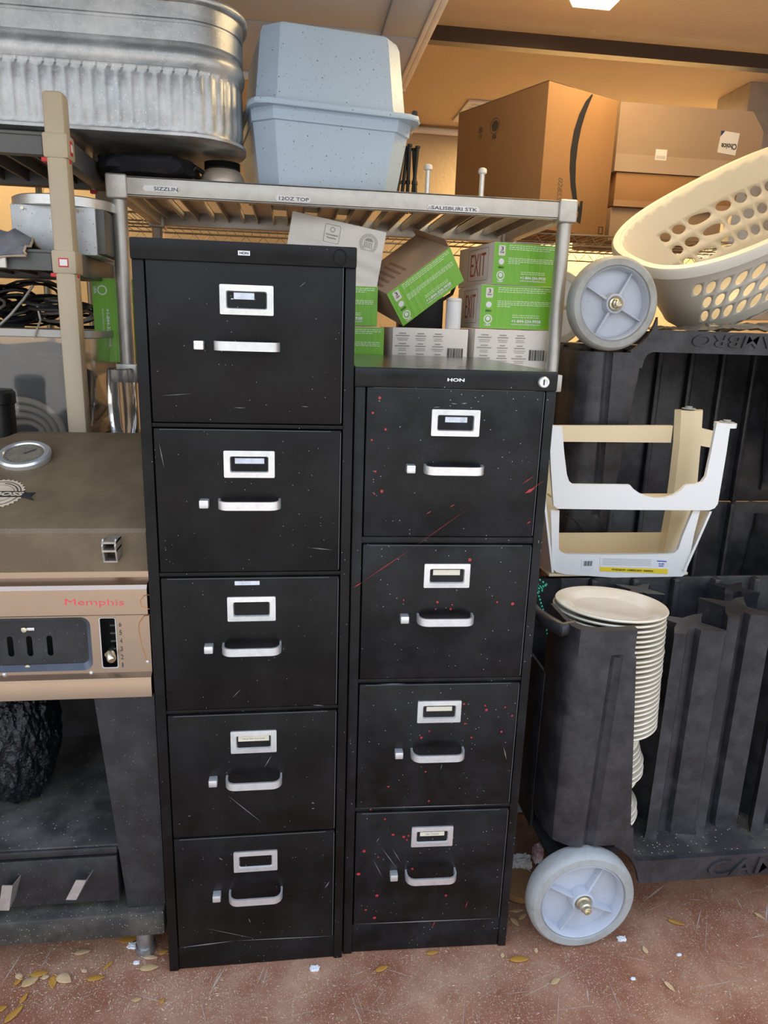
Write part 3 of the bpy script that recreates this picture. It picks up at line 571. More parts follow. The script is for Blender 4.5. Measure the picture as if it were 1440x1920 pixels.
def cable(i):
    rnd = random.Random(i); cx = rnd.uniform(-.66, -.30); cy = rnd.uniform(.62, .85); cz = rnd.uniform(1.385, 1.44); r = rnd.uniform(.04, .075); pts = []
    ax = rnd.uniform(0, 6.3); tilt = rnd.uniform(.1, .9)
    for k in range(44):
        a = k*.42+ax; q = r*(1+.22*math.sin(a*.7+i)); p = Vector((q*1.35*math.cos(a), q*math.sin(a)*math.cos(tilt), q*math.sin(a)*math.sin(tilt)+.012*math.sin(a*.31)))
        pts.append(Vector((cx, cy, cz))+p+Vector((.0012*k-.02, 0, 0)))
    # smooth subdivision
    out = []
    for k in range(len(pts)-1): out += [pts[k], (pts[k]+pts[k+1])/2]
    for p in out: p.x = min(max(p.x, -.74), -.232); p.y = min(max(p.y, .565), .87); p.z = min(max(p.z, 1.368), 1.488)
    b = MB(); b.tube(out, rnd.choice((.0035, .0042, .005)), 6); o = b.build('cable_coil', m_cable if i % 7 else mat('grey_cable_%d' % i, (.25, .22, .19), .4), None)
    return o
for i in range(16): tag(cable(i), 'loose coil of power cable in the tangle above the clear tote', 'cable', 'tangled cables over the tote')
b = MB(); b.tube([at(62, 535, .60), at(45, 560, .60), at(20, 590, .59), at(-10, 618, .58)], .0032, 6); b.tube([at(70, 575, .58), at(76, 600, .57), at(70, 616, .545), at(64, 634, .543)], .0026, 6); o = b.build('hanging_cable', mat('pale_grey_cable', (.30, .27, .23), .4)); tag(o, 'pale grey cable strands crossing the tangle and drooping over the tote rim', 'cable')
o = blob('dark_tote_filler', (-.475, .745, 1.195), (.205, .105, .118), mat('charcoal_filler', (.03, .03, .032), .9, bump=.3, bs=20, var=.6), .25, 6, flat=1.0875); tag(o, 'dark grey filler added inside the clear tote to darken it', 'cloth')  # invented filler, blocks the bright background showing through the tote
t = thing('coiled_hose', 'tan coiled hose inside the clear tote at its bottom', 'hose', (-.42, .66, 1.09))
for k in range(4): b = MB(); b.tube([(-.42+(.105-.02*k)*math.cos(a), .60+.01*k, 1.09+.012+(.085-.02*k)*abs(math.sin(a))) for a in [math.pi*j/24 for j in range(25)]], .0085, 10); b.build('hose_turn', mat('tan_hose', (.40, .33, .25), .6), t)
for i, (x0, x1, m, h) in enumerate(((-.60, -.52, (.35, .13, .10), .07), (-.315, -.25, (.45, .25, .15), .03), (-.385, -.325, (.5, .3, .2), .045))):
    b = MB(); b.box(x0, x1, .66+i*.05, .74+i*.05, 1.0865, 1.0865+h, .006); o = b.build('small_carton', mat('carton_%d' % i, m, .7)); tag(o, ('dark red', 'orange-brown', 'salmon')[i]+' small carton lying in the clear tote', 'carton')

# things beyond: bag of sticks below the rack shelf
t = thing('clear_plastic_bag', 'clear plastic bag hanging against the left rack post beside the tote', 'bag', (-.18, .658, 1.09))
b = MB(); pr_ = [(.02, 0), (.036, .006), (.044, .04), (.046, .09), (.044, .14), (.040, .175), (.036, .178)]
rings = []
for r, z in pr_: rings.append([Vector((-.180+.76*r*(1+.10*math.sin(5*a)+.05*math.sin(11*a+z*30))*math.cos(a)*1.0, .658+r*.8*(1+.08*math.cos(4*a))*math.sin(a), 1.09+z)) for a in [2*math.pi*k/48 for k in range(48)]])
b.loft(rings); b.build('bag_film', m_clear, t)
for k in range(7):
    b = MB(); x = -.15+.011*k; b.box(-.05, .05, -.004, .004, -.0015, .0015, M=Matrix.Translation((x+.02, .78+.012*k, 1.10+.006*k)) @ Matrix.Rotation(.5+.3*math.sin(k*3), 4, 'Z') @ Matrix.Rotation(-.55+.1*k, 4, 'Y'))
    o = b.build('kraft_paper_stick', m_wcart if k % 2 else m_card2); tag(o, 'kraft paper stick poking out beside the left rack post', 'stick', 'kraft paper sticks by the rack post')
# ================================================================== CARTONS
def frameM(o, r, u):
    r = Vector(r).normalized(); n = r.cross(Vector(u)).normalized(); u = n.cross(r); return Matrix(((r.x, -n.x, u.x, o[0]), (r.y, -n.y, u.y, o[1]), (r.z, -n.z, u.z, o[2]), (0, 0, 0, 1)))
# local carton frame: x along front, y into depth, z up; front face at y=0
def carton(Mx, w_, d, h, label, cat_='carton', face='green', side='exit', group=None, texts=True, body=None, open_end=False):
    t = thing('lighting_carton', label, cat_, mat=Mx, group=group)
    R3 = Mx.to_3x3(); rt, up, nn = R3 @ Vector((1, 0, 0)), R3 @ Vector((0, 0, 1)), R3 @ Vector((0, -1, 0))
    b = MB(); b.box(0, w_, .0012, d, 0, h, .0015); b.build('carton_body', body or m_wcart, t, world=False)
    P = lambda x, z, y=-.0006: Mx @ Vector((x, y, z))
    if face == 'green':
        b = MB(); n = 60; vs = []; 
        for i in range(n+1):
            y = .0002*math.sin(i*1.3); vs += [(w_*i/n, y, .001), (w_*i/n, y, h-.001)]
        b.add(vs, [[2*i, 2*i+2, 2*i+3, 2*i+1] for i in range(n)]); f = b.build('printed_panel', m_green, t, world=False)
        if texts:
            b = MB(); b.add([P(.024+x, h-.022+z) for x, z in rr(.021, .028, .003, 3)], [list(range(16))]); b.build('warranty_badge', m_wcart, f, smooth=False)
            b = MB(); text('3', P(.024, h-.017, -.001), rt, up, .008, .011, m_ink, b); text('YEAR', P(.024, h-.027, -.001), rt, up, .013, .004, m_ink, b); b.build('badge_text', m_ink, f, smooth=False)
            b = MB()
            b.add([P(.024+.0085*math.cos(a), h*.55+.0085*math.sin(a)) for a in [2*math.pi*k/20 for k in range(20)]], [list(range(20))]); 
            for k in range(20): a0, a1 = 2*math.pi*k/20, 2*math.pi*(k+1)/20; b.add([P(.024+r*math.cos(a), h*.22+r*math.sin(a)) for r, a in ((.0095, a0), (.0125, a0), (.0125, a1), (.0095, a1))], [[0, 1, 2, 3]])
            b.add([P(.024+.006*math.cos(a), h*.23+.006*math.sin(a)) for a in [2*math.pi*k/14 for k in range(14)]], [list(range(14))])
            text('USA', P(.024, h*.085, -.001), rt, up, .018, .007, m_white, b, off=.03)
            text('+1-844-334-9938', P(w_*.62, h*.19, -.001), rt, up, w_*.40, .0085, m_white, b, off=.03)
            text('www.suncolighting.com', P(w_*.62, h*.115, -.001), rt, up, w_*.40, .0065, m_white, b, off=.01); b.build('white_print', m_white, f, smooth=False)
            b = MB()
            text('SUNCO', P(.024, h*.41, -.001), rt, up, .018, .006, m_ink, b, off=.03); b.build('dark_print', mat('dark_green_print', (.03, .12, .02), .5), f, smooth=False)
            b = MB()
            for zz, x1 in ((.93, .96), (.885, .96), (.84, .86), (.63, .95), (.59, .95), (.55, .95), (.51, .4), (.315, .80), (.27, .80)):
                xa = w_*(.22 if zz > .5 else .43); x = xa
                rnd = random.Random(int(zz*1000))
                while x < w_*x1: l = rnd.uniform(.004, .011); b.add([P(x, h*zz), P(min(x+l, w_*x1), h*zz), P(min(x+l, w_*x1), h*zz+.0022), P(x, h*zz+.0022)], [[0, 1, 2, 3]]); x += l+.0018
            b.build('small_print', m_gprint, f, smooth=False)['kind'] = 'stuff'
    elif face == 'spec':
        b = MB(); rnd = random.Random(5)
        for ci, cx_ in enumerate((.13, .37, .6)):
            for ri, z in enumerate((.86, .62, .38)):
                for li, (dz, wd) in enumerate(((.0, .05), (-.055, .09), (-.11, .075), (-.15, .06))):
                    ww = w_*wd*rnd.uniform(.7, 1.1); hh = .0026 if li < 2 else .0013; zz = h*(z+dz); b.add([P(w_*cx_-ww, zz), P(w_*cx_+ww, zz), P(w_*cx_+ww, zz+hh), P(w_*cx_-ww, zz+hh)], [[0, 1, 2, 3]])
        b.build('specification_print', m_print, t, smooth=False)['kind'] = 'stuff'
        b = MB(); x = w_*.73
        while x < w_*.93: l = rnd.choice((.0008, .0016, .0024)); b.add([P(x, h*.30), P(x+l, h*.30), P(x+l, h*.55), P(x, h*.55)], [[0, 1, 2, 3]]); x += l+rnd.choice((.0008, .0015))
        b.build('barcode', m_ink, t, smooth=False)
    if side == 'exit':
        c = Mx @ Vector((-.0006, d*.42, h*.52)); r2 = R3 @ Vector((0, -1, 0))
        o = text('EXIT', c, r2, up, d*.42, h*.55, m_redp, t, 'exit_print', off=-.01)
        b = MB(); pts = [Mx @ Vector((-.0008, d*.42+x, h*.52+z)) for x, z in rr(d*.56, h*.78, .004, 3)]; b.tube(pts, .0006, 4, closed=True); b.build('sign_outline', m_print, t)
    return t
def boxM(x, y, z, rz): return Matrix.Translation((x, y, z)) @ Matrix.Rotation(rz, 4, 'Z')
G = 'emergency light cartons on the rack shelf'
Z1 = 1.2765
carton(boxM(.792, .752, Z1, -.01), .226, .30, .122, 'white carton printed with specifications and barcode, beside the right rack post, bottom row', face='spec', side=None, group=G)
carton(boxM(.553, .752, Z1, .01), .220, .30, .119, 'white specification carton in the middle of the bottom row, under the white roll', face='spec', side=None, group=G)
carton(boxM(.30, .752, Z1, 0), .228, .30, .117, 'green carton of the bottom row, half hidden by the tall cabinet', side=None, group=G)
carton(boxM(.805, .758, Z1+.124, .03), .224, .26, .121, 'green carton with EXIT side panel, second from the top by the right rack post', group=G)
carton(boxM(.838, .770, Z1+.247, .16), .205, .26, .115, 'topmost green carton turned aside beside the right rack post, EXIT on its side', group=G)
carton(boxM(.275, .752, Z1+.119, .0), .232, .28, .108, 'green carton above the hidden one, directly beneath the big white carton', side=None, group=G)
# large white box, tilted
A = at(543, 458, .765); B = at(719, 500, .765); r = (at(727, 437, .765)-at(553, 397, .765))
o0 = at(705, 545, .765) - r.normalized()*.262
Mx = frameM((o0.x, .765, o0.z), (r.x, .0, r.z), (-.02, .0, 1))
t = thing('white_carton', 'large crumpled white carton tilted on top of the green boxes behind the tall cabinet', 'carton', mat=Mx)
b = MB(); n = 16; rings = []
hh = .158
b.box(0, .262, .004, .24, 0, hh, .003); b.build('carton_body', m_wcart, t, world=False)
b = MB(); vs = []; rnd = random.Random(3)
nx, nz = 26, 12
for j in range(nz+1):
    for i in range(nx+1):
        u, v = i/nx, j/nz; y = -.001+.0025*math.sin(u*9+v*14)*(1-abs(v-.5)*1.2)+rnd.uniform(-.0006, .0006)-(.005*max(0, .5-v)); vs.append((.262*u, y, hh*v*.62))
b.add(vs, [[j*(nx+1)+i, j*(nx+1)+i+1, (j+1)*(nx+1)+i+1, (j+1)*(nx+1)+i] for j in range(nz) for i in range(nx)]); b.build('torn_flap', m_wcart, t, world=False)
R3 = Mx.to_3x3(); b = MB(); c0 = Vector((.218, .003, .118))
for r0, r1 in ((.0245, .0255), (.0175, .0182)):
    for k in range(28): a0, a1 = 2*math.pi*k/28, 2*math.pi*(k+1)/28; b.add([Mx @ (c0+Vector((q*math.cos(a), 0, q*math.sin(a)))) for q, a in ((r0, a0), (r1, a0), (r1, a1), (r0, a1))], [[0, 1, 2, 3]])
for k in range(30): a = 2*math.pi*k/30; b.add([Mx @ (c0+Vector((q*math.cos(a+da), 0, q*math.sin(a+da)))) for q, da in ((.0195, -.05), (.0228, -.05), (.0228, .05), (.0195, .05))], [[0, 1, 2, 3]])
for k in range(5): b.add([Mx @ (c0+Vector((x, 0, z))) for x, z in ((-.012+k*.005, -.012), (-.010+k*.005, -.012), (-.010+k*.005, .004), (-.012+k*.005, .004))], [[0, 1, 2, 3]])
b.add([Mx @ (c0+Vector((x, 0, z))) for x, z in ((-.013, .006), (.013, .006), (.006, .014), (-.006, .014))], [[0, 1, 2, 3]])
c1 = Vector((.115, .003, .122)); b.tube([Mx @ (c1+Vector((x, 0, z))) for x, z in rr(.042, .046, .003, 3)], .0005, 4, closed=True)
text('Corrugated', Mx @ (c1+Vector((0, -.0004, -.003))), R3 @ Vector((1, 0, 0)), R3 @ Vector((0, 0, 1)), .032, .006, m_ink, b, off=.02); text('Recycles', Mx @ (c1+Vector((0, -.0004, -.011))), R3 @ Vector((1, 0, 0)), R3 @ Vector((0, 0, 1)), .026, .005, m_ink, b, off=.02)
for k in range(20): a0, a1 = 2*math.pi*k/20, 2*math.pi*(k+1)/20; b.add([Mx @ (c1+Vector((q*math.cos(a), 0, .011+q*math.sin(a)))) for q, a in ((.005, a0), (.0068, a0), (.0068, a1), (.005, a1))], [[0, 1, 2, 3]])
b.build('carton_print', m_print, t, smooth=False)['kind'] = 'stuff'
# tilted green carton
a, bb = at(712, 553, .745), at(757, 615, .745); c = at(877, 527, .745); r = c-bb; up = a-bb
Mx = frameM((bb.x, .752, bb.z+.004), (r.x, .03, r.z), (up.x, -.05, up.z))
t = carton(Mx, r.length, .20, up.length*.985, 'green carton tilted on its corner between the white carton and the EXIT cartons', side=None, group=G, body=m_card2)
b = MB(); b.box(.03, .13, .06, .16, up.length*.985, up.length*.985+.0004); 
b = MB()
for k in range(5): b.box(.012+k*.02, .02+k*.02, .05, .15, up.length*.985, up.length*.985+.0005)
b.build('brown_smear', mat('faded_red_print', (.24, .12, .08), .8), t, world=False)
b = MB(); L_ = r.length; b.box(L_, L_+.002, .01, .20, -.0, up.length+.02, M=None); b.build('open_flap', m_card2, t, world=False)
# white roll + black device
t = thing('white_roll', 'small white roll standing on the bottom cartons left of the EXIT cartons', 'roll', (.735, .795, Z1+.1195))
b = MB(); b.lathe([(.0215, 0), (.0225, .002), (.0225, .083), (.021, .086), (.012, .086), (.012, .08), (.0001, .08)], (.735, .795, Z1+.1195), 32); b.build('roll_body', m_white, t)
b = MB(); b.lathe([(.0228, .076), (.0228, .079)], (.735, .795, Z1+.1195), 32, cap=False); b.build('yellow_band', m_card, t)
t = thing('black_device', 'black plastic device behind the white roll and the tilted carton', 'device', (.665, 1.0, Z1))
b = MB(); b.box(.60, .742, .97, 1.03, Z1+.0, Z1+.21, .008); b.build('device_body', m_blk, t); b = MB(); b.tube([(.73, 1.0, Z1+.20), (.782, 1.05, Z1+.23), (.795, 1.05, Z1+.27), (.79, 1.05, Z1+.29), (.76, 1.05, Z1+.305)], .006, 8); b.build('device_cord', m_blk, t)
# upright green box on left rack shelf
Mx = Matrix.Translation((-.262, .762, Z1)) @ Matrix.Rotation(.03, 4, 'Z')
t = thing('lighting_carton', 'green carton standing upright on its end behind the left rack post', 'carton', mat=Mx, group=G)
b = MB(); b.box(0, .118, .001, .24, 0, .222, .002); b.build('carton_body', m_wcart, t, world=False)
m_gd = m_green
b = MB(); b.box(.0, .118, -.0003, .0008, .001, .221); f = b.build('printed_panel', m_gd, t, world=False)
R3 = Mx.to_3x3(); b = MB()
text('+1-844-334-9938', Mx @ Vector((.037, -.001, .092)), R3 @ Vector((0, 0, -1)), R3 @ Vector((1, 0, 0)), .10, .0085, m_white, b, off=.03); text('www.suncolighting.com', Mx @ Vector((.024, -.001, .092)), R3 @ Vector((0, 0, -1)), R3 @ Vector((1, 0, 0)), .10, .0065, m_white, b)
for k in range(20): a0, a1 = 2*math.pi*k/20, 2*math.pi*(k+1)/20; b.add([Mx @ Vector((.026+q*math.cos(a), -.0008, .19+q*math.sin(a))) for q, a in ((.0095, a0), (.0125, a0), (.0125, a1), (.0095, a1))], [[0, 1, 2, 3]])
text('USA', Mx @ Vector((.008, -.001, .19)), R3 @ Vector((0, 0, -1)), R3 @ Vector((1, 0, 0)), .018, .007, m_white, b, off=.03); text('3', Mx @ Vector((.106, -.001, .198)), R3 @ Vector((0, 0, -1)), R3 @ Vector((1, 0, 0)), .008, .011, m_white, b); b.build('white_print', m_white, f, smooth=False)

# ================================================================== BIG BROWN CARTONS on the wire shelf
SZ = 1.7465
C0 = Vector((1.118, 1.25, 0)); rt = Vector((.9010, .4338, 0)); dp = Vector((-.4338, .9010, 0))
Mx = Matrix(((rt.x, dp.x, 0, C0.x), (rt.y, dp.y, 0, C0.y), (0, 0, 1, SZ), (0, 0, 0, 1)))
t = thing('shipping_carton', 'big brown shipping carton with a curved smile arrow standing on end on the wire shelf', 'carton', mat=Mx)
H = .462; b = MB(); b.box(0, .348, 0, .48, 0, H, .003); b.build('carton_body', m_card1, t, world=False)
b = MB(); b.box(-.0006, .12, -.0006, .48, H, H+.0006); b.build('tape', m_card2, t, world=False)
N_ = -dp; Q = C0+N_*.0008
left = [(1110, 176), (1098, 190), (1086, 214), (1076, 245), (1070, 280), (1068, 315), (1070, 350), (1075, 380), (1082, 397)]
right_ = [(1088, 398), (1082, 372), (1079, 340), (1080, 305), (1084, 270), (1090, 240), (1098, 213), (1106, 192), (1112, 178)]
b = MB(); l = [on(x, y, Q, N_) for x, y in left]; r_ = [on(x, y, Q, N_) for x, y in right_[::-1]]
vs = []
for p, q in zip(l, r_): vs += [p, q]
b.add(vs, [[2*i, 2*i+1, 2*i+3, 2*i+2] for i in range(len(l)-1)])
hk = [(1078, 413), (1088, 420), (1091, 400), (1093, 377), (1088, 377), (1085, 395), (1083, 408), (1078, 410)]
b.add([on(x, y, Q, N_) for x, y in hk], [[0, 1, 2, 3, 4, 5, 6, 7]])
b.build('smile_arrow_print', m_ink, t, smooth=False)
N2 = -rt; Q2 = C0+N2*.0008; b = MB()
cc = on(928, 236, Q2, N2); e1 = dp; 
for r0, r1 in ((.025, .027), (.0, .018)):
    for k in range(24): a0, a1 = 2*math.pi*k/24, 2*math.pi*(k+1)/24; b.add([cc+(-dp)*(q*math.cos(a))+Vector((0, 0, q*math.sin(a))) for q, a in ((r0, a0), (r1, a0), (r1, a1), (r0, a1))], [[0, 1, 2, 3]])
c2 = on(901, 244, Q2, N2)
for r0, r1 in ((.008, .011),):
    for k in range(20): a0, a1 = 2*math.pi*k/20, 2*math.pi*(k+1)/20; b.add([c2+(-dp)*(q*math.cos(a))*1.0+Vector((0, 0, q*math.sin(a))) for q, a in ((r0, a0), (r1, a0), (r1, a1), (r0, a1))], [[0, 1, 2, 3]])
text('e', c2, -dp, (0, 0, 1), .010, .010, m_ink, b, off=.04)
text('11', c2-Vector((0, 0, .022)), -dp, (0, 0, 1), .012, .012, m_ink, b, off=.03); text('PCA', cc-Vector((0, 0, .036)), -dp, (0, 0, 1), .022, .016, m_ink, b, off=.05); b.build('stamp_print', mat('brown_ink', (.08, .05, .03), .7), t, smooth=False)
b = MB(); text('028SS', on(1050, 355, Q, N_), (0, 0, -1), rt, .075, .022, m_ink, b, off=-.01, shear=.3); text('Dog', on(917, 372, Q2, N2), -dp, (0, 0, 1), .05, .03, m_ink, b, shear=.3)
b.build('handwriting', mat('pencil', (.16, .10, .06), .7), t, smooth=False)
b = MB(); c3 = on(1126, 432, Q, N_)
for s in (-1, 1): b.add([c3+rt*(s*.010+dx)+Vector((0, 0, dz)) for dx, dz in ((-.002, -.012), (.002, -.012), (.002, .012), (-.002, .012))], [[0, 1, 2, 3]])
for z in (-.012, .012): b.add([c3+rt*dx+Vector((0, 0, z+dz)) for dx, dz in ((-.012, -.001), (.012, -.001), (.012, .001), (-.012, .001))], [[0, 1, 2, 3]])
b.build('handling_mark', m_ink, t, smooth=False)
def longbox(x0, x1, y0, y1, z0, z1, m, label, rz=0, chamf=False, end_text=None):
    Mx = Matrix.Translation((x0, y0, z0)) @ Matrix.Rotation(rz, 4, 'Z'); t = thing('long_carton', label, 'carton', mat=Mx)
    w2, h2 = x1-x0, z1-z0
    if chamf: b = MB(); b.ext([(0, 0, 0), (w2, 0, 0), (w2+.003, 0, h2*.72), (w2-.05, 0, h2), (0, 0, h2)], (0, y1-y0, 0))
    else: b = MB(); b.box(0, w2, 0, y1-y0, 0, h2, .003)
    b.build('carton_body', m, t, world=False, ang=25); return t, Mx
longbox(1.475, 1.93, 1.47, 1.84, SZ, 1.868, m_card2, 'bottom long brown carton of the pile right of the smile-arrow carton')
t, Mx = longbox(1.475, 1.97, 1.455, 1.84, 1.869, 1.988, m_card1, 'middle long orange-brown carton with taped lower edge, right of the smile-arrow carton')
b = MB(); b.box(.0, .49, -.0009, .0, .0, .022); b.build('packing_tape', mat('brown_tape', (.36, .20, .09), .35, coat=.3), t, world=False)
t, Mx = longbox(1.462, 2.035, 1.45, 1.84, 1.989, 2.222, m_card2, 'topmost long pale brown carton with an upside-down choice sticker', chamf=True)
b = MB(); b.box(0, .57, -.001, 0, .0, .06); b.build('packing_tape', mat('pale_tape', (.40, .28, .18), .4, coat=.2), t, world=False)
b = MB(); b.ext([(1.862, 1.4488, 2.075), (1.936, 1.4488, 2.068), (1.942, 1.4488, 2.145), (1.882, 1.4488, 2.150), (1.866, 1.4488, 2.13)], (0, .001, 0)); s_ = b.build('sticker', m_wcart, t, smooth=False)
b = MB(); b.add([(1.866, 1.4482, 2.13), (1.882, 1.4482, 2.150), (1.866, 1.4482, 2.150)], [[0, 1, 2]]); b.build('sticker_corner', mat('navy_print', (.02, .04, .12), .5), s_, smooth=False)
text('Choice', (1.905, 1.4482, 2.098), (-1, 0, 0), (0, 0, -1), .062, .020, m_ink, s_, 'sticker_text', off=.02)
b = MB(); b.box(1.617, 1.662, 1.4486, 1.4494, 2.035, 2.072); s_ = b.build('barcode_label', m_wcart, t); b = MB()
for k in range(9): b.box(1.622+k*.004, 1.6235+k*.004, 1.4480, 1.4486, 2.04, 2.05)
b.build('barcode', m_print, s_)
# ================================================================== PELLET SMOKER
t = thing('smoker_grill', 'dusty black pellet smoker grill with steel front panel left of the tall cabinet', 'grill', (-.45, .25, 0))
XL, XR = -.95, -.007
def xprof(pts, x0, x1): # pts (y,z) profile extruded along x
    b = MB(); b.ext([(x0, y, z) for y, z in pts], (x1-x0, 0, 0)); return b
lidp = [(.05, .917), (.048, .995), (.053, 1.003), (.065, 1.010), (.24, 1.078), (.42, 1.128), (.455, 1.128), (.47, 1.11), (.47, .917)]
xprof(lidp, XL, XR-.003).build('hood', m_smoker, t, ang=12)
# end cap seam on lid
# handle stub
hb = at(208, 1033, .02); b = MB(); hx, hz = -.068, .972
b.ext([(hx-.014, .05, hz-.022), (hx-.014, .012, hz-.022), (hx-.014, .004, hz+.010), (hx-.014, .012, hz+.022), (hx-.014, .05, hz+.016)], (.003, 0, 0))
b.ext([(hx+.009, .05, hz-.022), (hx+.009, .012, hz-.022), (hx+.009, .004, hz+.010), (hx+.009, .012, hz+.022), (hx+.009, .05, hz+.016)], (.003, 0, 0))
b.box(hx-.014, hx+.012, .006, .05, hz+.014, hz+.018); b.box(hx-.014, hx+.012, .006, .05, hz-.002, hz+.002); b.box(hx-.014, hx+.012, .012, .05, hz-.024, hz-.021)
b.build('handle_bracket', mat('bracket_metal', (.35, .31, .27), .45, .7, var=.5, vs=50), t)
# thermometer on sloping hood
sl = math.atan2(1.078-1.010, .24-.065); S3 = Matrix.Rotation(sl, 3, 'X')
def onhood(px, py, off=0):
    N = S3 @ Vector((0, 0, 1)); return on(px, py, Vector((0, .065, 1.010))+N*off, N)
c = onhood(47, 858)
b = MB(); b.lathe([(.052, -.004), (.054, .002), (.054, .009), (.050, .013), (.042, .013), (.040, .010)], c, 40, S3, cap=False); th = b.build('thermometer_bezel', m_chrome, t)
b = MB(); b.lathe([(.041, .009), (.0001, .0091)], c, 40, S3, cap=False); b.build('dial_face', mat('dial_face', (.30, .27, .20), .25, .3, var=.6, vs=60, col2=(.15, .13, .1)), th)
b = MB(); R_ = S3
b.tube([c+R_ @ Vector((0, 0, .011)), c+R_ @ Vector((.02, .018, .011))], .0012, 6)
for k in range(24): a = 2*math.pi*k/24; b.tube([c+R_ @ Vector((.034*math.cos(a), .034*math.sin(a), .0105)), c+R_ @ Vector((.038*math.cos(a), .038*math.sin(a), .0105))], .0005, 4)
b.build('dial_marks', m_print2, th)
# serrated badge (lettering only, plain centre)
c = onhood(-3, 927, .0); m_badge = mat('tan_badge', (.52, .42, .30), .5, var=.4, vs=40)
b = MB(); pts = []; n = 64
for k in range(n): a = 2*math.pi*k/n; r = .050 if k % 2 else .0455; pts.append(c+R_ @ Vector((r*math.cos(a), r*1.04*math.sin(a), .0012)))
b.ext(pts, R_ @ Vector((0, 0, .0012))); bd = b.build('serrated_badge', m_badge, t, smooth=False)
b = MB()
for r0, r1 in ((.0405, .0425), (.029, .030)):
    for k in range(40): a0, a1 = 2*math.pi*k/40, 2*math.pi*(k+1)/40; b.add([c+R_ @ Vector((q*math.cos(a), q*math.sin(a), .0027)) for q, a in ((r0, a0), (r1, a0), (r1, a1), (r0, a1))], [[0, 1, 2, 3]])
for k in range(12): a = .25+k*.11; b.add([c+R_ @ Vector((.0355*math.cos(a)+.002*math.cos(j*1.257), .0355*math.sin(a)+.002*math.sin(j*1.257), .0027)) for j in range(5)], [[0, 1, 2, 3, 4]])
b.build('badge_lines', m_smoker2, bd, smooth=False)
rib = [(-.056, -.013), (.052, -.013), (.074, -.024), (.064, -.009), (.070, .003), (.054, .002), (.046, .007), (-.056, .007)]
b = MB(); b.ext([c+R_ @ Vector((x, y, .0022)) for x, y in rib], R_ @ Vector((0, 0, .0012))); b.build('badge_ribbon', m_smoker2, bd, smooth=False)
text('PIT BOSS', c+R_ @ Vector((.002, -.003, .0036)), R_ @ Vector((1, 0, 0)), R_ @ Vector((0, 1, 0)), .094, .013, m_badge, bd, 'badge_lettering', off=.04, shear=.2)
# stack
b = MB(); sc_ = Vector((-.405, .43, 1.12)); b.lathe([(.038, 0), (.038, .075), (.042, .077), (.042, .10), (.036, .108), (.0001, .11)], sc_, 32); b.build('smoke_stack', mat('stack_black', (.008, .008, .008), .4), t)
# steel front
xprof([(.055, .917), (.052, .906), (.020, .899), (.016, .893), (.016, .843), (.024, .838), (.024, .715), (.012, .708), (.010, .702), (.010, .668), (.02, .666), (.40, .666), (.45, .917)], XL, XR).build('unused', m_steel, t) if False else None
b = MB()
b.ext([(XL, .052, .917), (XL, .050, .905), (XL, .020, .900), (XL, .014, .893), (XL, .014, .842), (XL, .020, .838), (XL, .46, .838), (XL, .46, .917)], (XR-XL, 0, 0))
o = b.build('steel_upper_panel', m_steel, t, ang=25)
# lower steel front with openings: strips around the recess and slot
yf = .024
x_rec, z_r0, z_r1 = -.118, .722, .834
sx0, sx1, sz0, sz1 = -.1005, -.0705, .7265, .832
b = MB()
b.box(x_rec, sx0, yf, yf+.004, .712, .839); b.box(sx1, XR, yf, yf+.004, .712, .839); b.box(sx0, sx1, yf, yf+.004, .712, sz0); b.box(sx0, sx1, yf, yf+.004, sz1, .839)
b.box(XL, x_rec, yf, yf+.004, .712, z_r0); b.box(XL, x_rec, yf, yf+.004, z_r1, .839)
for sz_, zc in ((1, z_r1), (-1, z_r0)): # rounded corners of recess
    pts = [(x_rec, yf, zc)]+[(x_rec-.018+.018*math.cos(a), yf, zc-sz_*.018+sz_*.018*math.sin(a)) for a in [math.pi/2*k/8 for k in range(9)]]
    b.ext(pts, (0, .004, 0))
b.build('steel_lower_panel', m_steel, t, smooth=False)
b = MB(); b.ext([(XL, .024, .716), (XL, .012, .709), (XL, .010, .703), (XL, .010, .668), (XL, .014, .666), (XL, .46, .666), (XL, .46, .700), (XL, .046, .700), (XL, .046, .716)], (XR-XL, 0, 0)); b.build('steel_bottom_ledge', m_steel, t, ang=25)
# recess: dished black surround and control plate
def recess(inset, y, r): return [(x_rec-inset-r+r*math.cos(a) if True else 0, y, (z_r1-inset-r+r*math.sin(a)) if a >= 0 else (z_r0+inset+r+r*math.sin(a))) for a in [math.pi/2-math.pi*k/16 for k in range(17)]]
o_ = [Vector(p) for p in [(XL, .0245, z_r1)]+recess(0, .0245, .018)+[(XL, .0245, z_r0)]]; i_ = [Vector(p) for p in [(XL, .036, z_r1-.011)]+recess(.010, .036, .013)+[(XL, .036, z_r0+.003)]]
b = MB(); b.loft([o_, i_], False, False, closed=False); b.build('recess_surround', mat('blue_black_enamel', (.07, .08, .10), .3, var=.5), t)
slots = [(-.272, .7925, .747), (-.243, .7925, .747), (-.2015, .7925, .747)]
slots = [(at(px, 1215, .037).x, .7915, .7485) for px in (20, 56, 94)]
b = MB(); y = .037; edges = [XL]
for k in range(3, 24): pass
cols = sorted([s[0]-.0285*k for s in slots[:1] for k in range(1, 20)]+[s[0] for s in slots])
prev = XL; xr = x_rec-.008
for cx_ in cols:
    if cx_ < XL+.02: continue
    b.box(prev, cx_-.0055, y, y+.002, z_r0, z_r1-.008); n = 8
    for sgn, zc, ze in ((1, .786, z_r1-.008), (-1, .754, z_r0)):
        arc = [(cx_+.0055*math.cos(a), y, zc+sgn*.0055*math.sin(a)) for a in [math.pi*k/n for k in range(n+1)]]
        b.ext(arc+[(cx_-.0055, y, ze), (cx_+.0055, y, ze)], (0, .002, 0))
    prev = cx_+.0055
